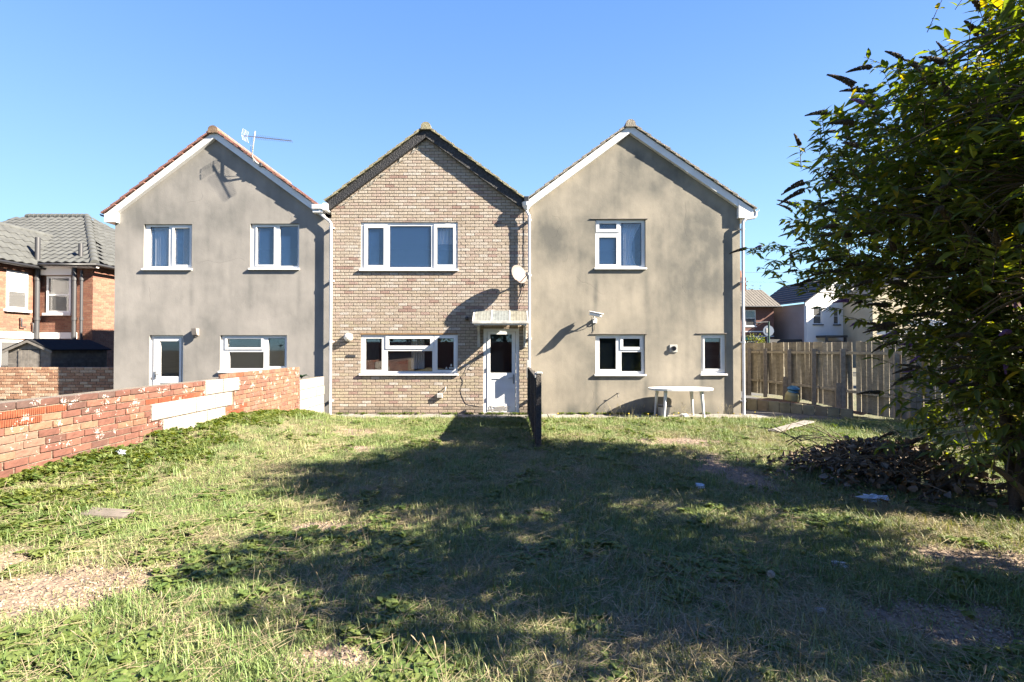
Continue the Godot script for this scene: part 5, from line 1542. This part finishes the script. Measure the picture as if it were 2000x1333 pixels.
	s = Shape.new(); s.prism(PackedVector2Array([Vector2(x0, 1.6), Vector2(x1, 1.6), Vector2((x0 + x1) * 0.5, yr - 0.02)]), Transform3D(), zf - 0.02, zf); s.span(x0, x1, 0, 1.6, zb, zb - 0.02); put("gable", s, M.shed_wood, d)
	for sd in 2:
		s = Shape.new()
		var a := Vector2((x0 + x1) * 0.5, yr); var b := Vector2(x0 - 0.09, ye - 0.03) if sd == 0 else Vector2(x1 + 0.09, ye - 0.03)
		s.prism(PackedVector2Array([a, b, b + Vector2(0, 0.03), a + Vector2(0, 0.03)]), Transform3D(), zb - 0.08, zf + 0.08); put("roof", s, M.felt, d)
		s = Shape.new(); s.col = Color(1.4, 1.35, 1.3); s.prism(PackedVector2Array([a - Vector2(0, 0.002), b - Vector2(0, 0.002), b - Vector2(0, 0.07), a - Vector2(0, 0.07)]), Transform3D(), zf + 0.06, zf + 0.078); put("bargeboard", s, M.shed_wood, d)
	# low wall behind the neighbour's lawn
	var w := thing("low_brick_wall", "low weathered brick wall in front of the shed, half in shade", "wall", Vector3(-12.2, 0, -12.7))
	s = Shape.new(); s.span(-16.0, -10.0, -0.2, 1.13, -12.71, -12.92); put("mortar", s, M.old_mortar, w)
	var pal2 := [Color(0.50, 0.27, 0.16), Color(0.60, 0.38, 0.24), Color(0.46, 0.25, 0.15), Color(0.66, 0.48, 0.33)]
	brickwork(w, Transform3D(Basis(), Vector3(0, 0, -12.71)), PackedVector2Array([Vector2(-14.2, 0.3), Vector2(-10.0, 0.3), Vector2(-10.0, 1.14), Vector2(-14.2, 1.14)]), [], {"palette": pal2, "pick": func(_x, _y, _r): return rng.randi() % 4, "rough": 0.012, "uneven": 0.01, "proud": 0.012, "tilt": 0.015, "most": 200})

func right_background() -> void:
	rng.seed = 6
	# far brick cottage
	var h := thing("brick_cottage", "distant red brick cottage with brown tiled roof and a chimney, beside the white house", "house", Vector3(23, 0, -45))
	var s := Shape.new(); s.panel(16, 24.4, -0.2, [Vector2(16, 5.45), Vector2(24.4, 5.45)], [[21.75, 22.75, 3.6, 5.1], [21.9, 22.9, 0.9, 2.2]], -45, -45.3); s.span(16, 24.4, -0.2, 5.4, -45.31, -52); put("wall", s, M.far_brick, h)
	s = Shape.new(); s.prism(PackedVector2Array([Vector2(-44.6, 5.35), Vector2(-48.3, 7.4), Vector2(-52.4, 5.35)]), Transform3D(Basis(Vector3(0, 0, 1), Vector3.UP, Vector3(-1, 0, 0)), Vector3.ZERO), -24.9, -16.0); put("roof", s, M.tile_brown, h)
	s = Shape.new()
	for k in 11:
		var t := k / 11.0
		var z := lerpf(-44.55, -48.2, t); var y := lerpf(5.38, 7.40, t)
		for j in 30: s.hexa(Vector3(16.2 + j * 0.3, y + 0.04, z - 0.18), Vector3(0.2, 0.05, 0.40), Basis(Vector3.RIGHT, 0.5), 0.0)
	stuff(put("roof_tiles", s, M.tile_brown, h))
	s = Shape.new(); s.span(22.3, 23.3, 6.9, 8.6, -48.0, -48.6); var ch := put("chimney", s, M.far_brick, h)
	s = Shape.new(); s.tube([Vector3(22.8, 8.6, -48.3), Vector3(22.8, 9.3, -48.3)], [0.2, 0.16], 10); put("chimney_pot", s, M.red_brick, ch)
	for q in [[22.25, 3.6, 0.98, 1.5], [22.4, 0.9, 0.98, 1.3]]: sash_window(h, Transform3D(Basis(), Vector3(q[0], q[1], -45.05)), q[2], q[3])
	s = Shape.new(); s.col = Color(0.12, 0.42, 0.25); s.span(21.6, 23.4, 2.3, 2.55, -44.99, -44.95); put("green_board", s, M.plain, h)
	s = Shape.new(); s.span(21.5, 24.4, 3.05, 3.15, -44.98, -44.94); s.span(21.5, 24.4, 2.62, 2.7, -44.98, -44.94); put("string_course", s, M.white_render, h)
	s = Shape.new(); s.tube([Vector3(24.9, 5.4, -44.5), Vector3(16, 5.4, -44.5)], [0.07], 6); put("gutter", s, M.dark_metal, h)
	# white house: gable to the road, turned a little
	var w := thing("white_house", "white rendered house with black tiled roof and sash windows beyond the board fence", "house", Vector3(26.2, 0, -43))
	var tf := Transform3D(Basis(Vector3.UP, 0.16), Vector3(26.25, 0, -43.0))
	var add := func(called: String, sh: Shape, m: Material) -> MeshInstance3D:
		var o := put(called, sh, m, w, false)
		o.transform = Transform3D(tf.basis, tf.origin - base_of[w])
		return o
	s = Shape.new(); s.panel(0, 6.3, -0.2, [Vector2(0, 5.6), Vector2(3.15, 7.75), Vector2(6.3, 5.6)], [[0.7, 1.55, 3.7, 5.2], [2.75, 3.3, 3.7, 5.2], [4.1, 5.0, 3.7, 5.2], [2.8, 3.4, 0.8, 2.3], [4.1, 5.0, 0.7, 2.2]], 0, -0.3); add.call("wall", s, M.white_render)
	s = Shape.new(); s.span(0.001, 0.3, -0.2, 5.55, -0.301, -6.5); add.call("side_wall", s, M.pink_render)
	s = Shape.new(); s.span(6.0, 6.3, -0.2, 5.55, -0.301, -6.5); s.span(0.3, 6.0, -0.2, 5.5, -6.4, -6.5); add.call("side_wall", s, M.white_render)
	for sd in 2:
		s = Shape.new()
		var a := Vector2(3.15, 7.95); var b := Vector2(-0.3, 5.6) if sd == 0 else Vector2(6.6, 5.6)
		for k in 9:
			var p := b.lerp(a, k / 9.0); var q := b.lerp(a, (k + 1.08) / 9.0)
			s.prism(PackedVector2Array([p + Vector2(0, 0.05), q, q + Vector2(0, 0.06), p + Vector2(0, 0.11)]), Transform3D(), -6.8, 0.25)
		add.call("roof", s, M.tile_dark)
		s = Shape.new(); s.prism(PackedVector2Array([a - Vector2(0, 0.02), b - Vector2(0, 0.02), b - Vector2(0, 0.3), a - Vector2(0, 0.34)]), Transform3D(), 0.18, 0.24); add.call("bargeboard", s, M.white_plastic)
	for q in [[1.12, 3.7, 0.85, 1.5], [3.02, 3.7, 0.55, 1.5], [4.55, 3.7, 0.9, 1.5], [3.1, 0.8, 0.6, 1.5], [4.55, 0.7, 0.9, 1.5]]:
		sash_window(w, tf * Transform3D(Basis(), Vector3(q[0], q[1], -0.08)), q[2], q[3], "pane", true, false)
		s = Shape.new(); s.span(q[0] - q[2] * 0.5 - 0.1, q[0] + q[2] * 0.5 + 0.1, q[1] - 0.1, q[1] - 0.002, -0.05, 0.1); add.call("sill", s, M.dark_metal)
	s = Shape.new(); s.span(0.9, 3.0, 2.5, 2.68, 0.01, 1.2); s.span(0.95, 1.1, 0, 2.5, 1.0, 1.15); s.span(2.8, 2.95, 0, 2.5, 1.0, 1.15); s.span(1.1, 2.8, 2.1, 2.2, 1.05, 1.1); add.call("porch", s, M.dark_metal)
	s = Shape.new(); s.span(1.5, 2.4, 0, 2.1, 0.01, 0.05); add.call("door", s, M.white_plastic)
	s = Shape.new(); s.tube([Vector3(5.9, 0, 0.1), Vector3(5.9, 5.5, 0.1)], [0.06], 8); add.call("drainpipe", s, M.dark_metal)
	s = Shape.new(); s.span(-3.5, -0.05, -0.2, 2.35, -0.8, -0.5); add.call("side_gate", s, M.black_board)
	s = Shape.new(); s.span(-3.2, -0.9, 1.5, 2.05, -0.49, -0.46); add.call("gate_panel", s, M.pink_render)
	# cream house
	var c := thing("cream_house", "plain cream rendered house wall between the white house and the garage", "house", Vector3(32, 0, -40))
	s = Shape.new(); s.panel(29.9, 37.5, -0.2, [Vector2(29.9, 6.0), Vector2(33.7, 8.0), Vector2(37.5, 6.0)], [], -40, -47); put("wall", s, M.cream_render, c)
	for sd in 2:
		s = Shape.new(); var a := Vector2(33.7, 8.15); var b := Vector2(29.6, 5.95) if sd == 0 else Vector2(37.8, 5.95)
		s.prism(PackedVector2Array([a, b, b + Vector2(0, 0.15), a + Vector2(0, 0.15)]), Transform3D(), -47.2, -39.7); put("roof", s, M.tile_dark, c)
	# garage with glazed lean-to behind
	var g := thing("garage", "low grey flat roofed garage with white fascia beyond the board fence", "garage", Vector3(17.5, 0, -20))
	s = Shape.new(); s.span(15.95, 21.5, -0.1, 2.2, -20, -20.8); put("wall", s, M.grey_render, g)
	s = Shape.new(); s.span(15.75, 21.7, 2.2, 2.36, -19.85, -20.85); put("fascia", s, M.white_plastic, g)
	s = Shape.new(); s.span(15.7, 21.75, 2.361, 2.42, -19.8, -20.9); put("roof", s, M.felt, g)
	s = Shape.new(); s.tube([Vector3(15.85, 2.25, -19.82), Vector3(15.85, 2.1, -19.82), Vector3(16.05, 1.9, -19.9), Vector3(16.05, 0, -19.9)], [0.045], 8); put("drainpipe", s, M.white_plastic, g)
	var cv := thing("conservatory", "blue white glazed lean-to roof above the garage", "conservatory", Vector3(24, 0, -27))
	s = Shape.new(); s.span(24.6, 30.6, 0, 2.4, -27, -27.2); s.span(28.4, 33.0, 0, 5.2, -31, -31.2); put("wall", s, M.far_brick, cv)
	for k in 9:
		s = Shape.new(); s.bar(Vector3(24.6 + k * 0.75, 2.45, -27), Vector3(24.6 + k * 0.75, 3.4, -31), 0.06, 0.08); put("glazing_bar", s, M.white_plastic, cv)
	s = Shape.new(); s.prism(PackedVector2Array([Vector2(-27, 2.42), Vector2(-31, 3.37), Vector2(-31, 3.39), Vector2(-27, 2.44)]), Transform3D(Basis(Vector3(0, 0, 1), Vector3.UP, Vector3(-1, 0, 0)), Vector3.ZERO), -30.6, -24.6); put("roof_glass", s, M.sky_tint_pane, cv)
	# lamp post and round sign
	var l := thing("lamp_post", "thin green street lamp post rising behind the board fence", "lamp post", Vector3(17.0, 0, -32))
	s = Shape.new(); s.tube([Vector3(17.02, 0, -32), Vector3(17.02, 3.35, -32)], [0.07, 0.055], 10); s.col = Color.WHITE; put("pole", s, mat("green_paint", Color(0.02, 0.07, 0.045), 0.5), l)
	s = Shape.new(); s.tube([Vector3(17.02, 3.32, -32), Vector3(16.4, 3.3, -32)], [0.04, 0.03], 8); s.hexa(Vector3(16.3, 3.27, -32), Vector3(0.4, 0.09, 0.16), Basis(), 0.03); put("lamp_head", s, M.dark_metal, l)
	var r := thing("round_sign", "back of a round grey road sign on the far pavement", "sign", Vector3(17.0, 0, -32.4))
	s = Shape.new(); s.lathe([Vector2(0.0, 0.02), Vector2(0.36, 0.02), Vector2(0.36, 0.0), Vector2(0.0, 0.0)], Vector3(17.15, 2.75, -32.3), Basis(Vector3.RIGHT, PI / 2), 28); s.col = Color.WHITE; put("sign_plate", s, mat("sign_blue", Color(0.16, 0.20, 0.28), 0.5), r)
	s = Shape.new(); s.span(17.0, 17.2, 2.62, 2.92, -32.27, -32.26); put("sign_label", s, M.old_white, r)
	s = Shape.new(); s.tube([Vector3(17.15, 0, -32.4), Vector3(17.15, 3.0, -32.4)], [0.04], 8); put("sign_post", s, M.grey_metal, r)
	# bush by the cottage and trees far off
	tree("bush", "yellow green bush at the corner of the buff house", Vector3(15.2, 0, -30), 2.6, 0.75, 500, Color(0.22, 0.24, 0.05), 0.10)
	tree("far_tree", "pale thin tree behind the cottage chimney", Vector3(29.5, 0, -62), 10.2, 3.0, 1600, Color(0.20, 0.22, 0.13), 0.22)
	tree("far_tree", "green tree far off behind the white house roof", Vector3(44, 0, -66), 10.0, 4.0, 2500, Color(0.09, 0.12, 0.04), 0.3)
	for q in [[9.5, 9.2, 8.5, "upper"], [9.5, 8.4, 7.9, "lower"]]:
		s = Shape.new()
		var pts := []
		for k in 13:
			var t := k / 12.0
			pts.append(Vector3(lerpf(14.0, 60.0, t), lerpf(q[1] - 1.6, q[2] + 2.0, t) - 0.7 * sin(PI * t), -38.0 - 8.0 * t))
		s.tube(pts, [0.012], 4, false)
		tag(put("overhead_wire", s, M.dark_metal), "thin overhead wire crossing the sky behind the shrub, the %s one of two" % q[3], "wire", "overhead wires")

func tree(called: String, label: String, at: Vector3, tall: float, r: float, leaves: int, col: Color, size: float) -> void:
	var t := thing(called, label, "tree" if called != "bush" else "bush", at, "trees behind the boundary wall" if called == "garden_tree" else "")
	var s := Shape.new()
	s.tube([at, at + Vector3(0.1, tall * 0.4, 0), at + Vector3(0, tall * 0.8, 0.1)], [tall * 0.022, tall * 0.016, tall * 0.004], 8)
	for k in 12:
		var g := rng.randf() * TAU; var y := tall * rng.randf_range(0.35, 0.75)
		s.tube([at + Vector3(0, y, 0), at + Vector3(cos(g) * r * 0.5, y + tall * 0.08, sin(g) * r * 0.5), at + Vector3(cos(g) * r * 0.8, y + tall * 0.17, sin(g) * r * 0.8)], [tall * 0.008, tall * 0.005, tall * 0.002], 5, false)
	put("trunk", s, M.bark, t)
	var places := []; var cols := []
	var clumps := []
	for k in 26:
		var d := Vector3(rng.randfn(), rng.randfn(), rng.randfn()).normalized() * pow(rng.randf(), 0.4)
		clumps.append(at + Vector3(d.x * r, tall * 0.62 + d.y * tall * 0.36, d.z * r))
	for k in leaves:
		var p: Vector3 = clumps[rng.randi() % clumps.size()] + Vector3(rng.randfn(), rng.randfn() * 0.8, rng.randfn()) * r * 0.17
		if p.y < 0.1: continue
		places.append(Transform3D(Basis.from_euler(Vector3(rng.randf() * TAU, rng.randf() * TAU, rng.randf() * TAU)).scaled_local(Vector3.ONE * size * rng.randf_range(0.6, 1.4)), p))
		cols.append(col * rng.randf_range(0.6, 1.25))
	scatter("crown", leaf_shape(0.3, 0.3, 0.2).mesh(), M.leaf, places, cols, t)

# what stands behind the photographer shows in the ground-floor panes
func behind_camera() -> void:
	rng.seed = 8
	var w := thing("boundary_wall", "red brick boundary wall at the near end of the garden, mirrored in the window panes", "wall", Vector3(0, 0, 7))
	var s := Shape.new(); s.span(-14, 14, -0.3, 2.0, 7.0, 7.25); put("wall", s, M.red_brick, w)
	for k in 5:
		tree("garden_tree", ["dark leafy tree behind the boundary wall, first from the west", "dark leafy tree behind the boundary wall, second from the west", "dark leafy tree in the middle of the row behind the boundary wall", "dark leafy tree behind the boundary wall, second from the east", "dark leafy tree behind the boundary wall, first from the east"][k], Vector3(-13.0 + k * 6.2, 0, 9.5 + (k % 2)), 5.6 + 0.5 * (k % 3), 2.6, 1800, Color(0.05, 0.075, 0.02), 0.3)


func _ready() -> void:
	rng.seed = 1
	var cam := Camera3D.new()
	cam.name = "camera"; cam.position = Vector3(0, 1.67, 0)
	cam.rotation_degrees = Vector3(0.7, 0, 0)
	cam.keep_aspect = Camera3D.KEEP_HEIGHT
	cam.fov = 70.45; cam.near = 0.05; cam.far = 900.0
	add_child(cam); cam.current = true
	var env := Environment.new()
	env.background_mode = Environment.BG_SKY
	var sky := ProceduralSkyMaterial.new()
	sky.sky_top_color = lin(0.0195, 0.0487, 0.158); sky.sky_horizon_color = lin(0.113, 0.186, 0.213); sky.sky_curve = 0.22
	sky.ground_bottom_color = lin(0.06, 0.055, 0.035); sky.ground_horizon_color = lin(0.13, 0.17, 0.18)
	sky.sun_angle_max = 6.0
	env.sky = Sky.new(); env.sky.sky_material = sky
	env.tonemap_mode = Environment.TONE_MAPPER_LINEAR; env.tonemap_exposure = 7.4
	env.sdfgi_enabled = true; env.ssao_enabled = true; env.ssil_enabled = true
	var we := WorldEnvironment.new(); we.name = "environment"; we.environment = env; add_child(we)
	var sun := DirectionalLight3D.new()
	sun.name = "sun"; sun.light_energy = 1.6; sun.light_color = Color(1.0, 0.955, 0.88); sun.light_angular_distance = 0.5; sun.shadow_enabled = true
	add_child(sun)
	sun.look_at_from_position(Vector3(1.5, 1.0, 0.46) * 20.0, Vector3.ZERO)

	make_materials()
	stained("render_grey", 5.42, 7.3, Color(0.39, 0.362, 0.33), Color(0.185, 0.18, 0.168), 11, 0.92, [[1.2, 4.9, 0.9, 0.5, 0.5], [2.4, 3.2, 0.4, 1.6, 0.35], [3.3, 4.3, 0.8, 1.0, 0.25], [2.6, 6.4, 0.9, 0.6, 0.45], [0.73, 3.2, 0.07, 0.45, 0.4], [1.93, 3.1, 0.06, 0.5, 0.4], [3.4, 3.2, 0.07, 0.5, 0.4], [4.62, 3.1, 0.06, 0.6, 0.4]])
	stained("render_buff", 5.29, 7.3, Color(0.41, 0.362, 0.285), Color(0.145, 0.14, 0.12), 12, 0.95, [[4.2, 3.8, 0.9, 0.9, 0.6], [1.2, 4.2, 0.9, 1.0, 0.4], [2.5, 6.6, 1.0, 0.5, 0.6], [4.4, 5.0, 0.8, 0.6, 0.5], [4.3, 1.2, 0.7, 1.0, 0.3], [0.6, 4.6, 0.6, 0.6, 0.4], [2.9, 5.9, 1.6, 0.5, 0.25], [1.66, 3.1, 0.07, 0.6, 0.45], [2.92, 3.0, 0.07, 0.7, 0.45], [1.66, 0.6, 0.06, 0.4, 0.4], [2.9, 0.6, 0.06, 0.4, 0.4], [3.6, 1.2, 0.08, 0.4, 0.4], [4.3, 0.6, 0.06, 0.4, 0.4]])

	lay_ground()
	left_house()
	middle_house()
	right_house()
	garden_wall()
	divider()
	board_fence()
	red_house()
	right_background()
	behind_camera()
	loose_things()
	shrub("buddleia", "tall arching buddleia with brown seed spikes and a few purple flowers beside the lawn", Vector3(4.8, 0.05, -4.4), [[Vector3(5.1, 2.95, -5.7), Vector3(2.05, 1.1, 1.4)], [Vector3(4.25, 3.3, -4.2), Vector3(1.7, 1.15, 1.3)], [Vector3(4.6, 4.0, -3.7), Vector3(1.25, 1.1, 1.2)], [Vector3(5.5, 3.7, -5.0), Vector3(1.7, 1.2, 1.4)], [Vector3(4.75, 1.95, -4.7), Vector3(1.05, 0.8, 1.1)], [Vector3(4.95, 1.25, -4.75), Vector3(1.2, 1.15, 1.15)]], 5300, true, 21, 260)
	shrub("shrub", "dense shrub at the near side of the buddleia throwing shade over the lawn", Vector3(4.7, 0.05, -1.9), [[Vector3(4.5, 1.35, -1.75), Vector3(1.35, 1.5, 1.05)], [Vector3(5.0, 2.5, -2.4), Vector3(1.3, 1.5, 1.1)], [Vector3(3.45, 2.75, -1.95), Vector3(1.05, 1.15, 0.9)]], 2700, false, 22, 0)
	leaf_heap()
	rng.seed = 31
	grow_grass()
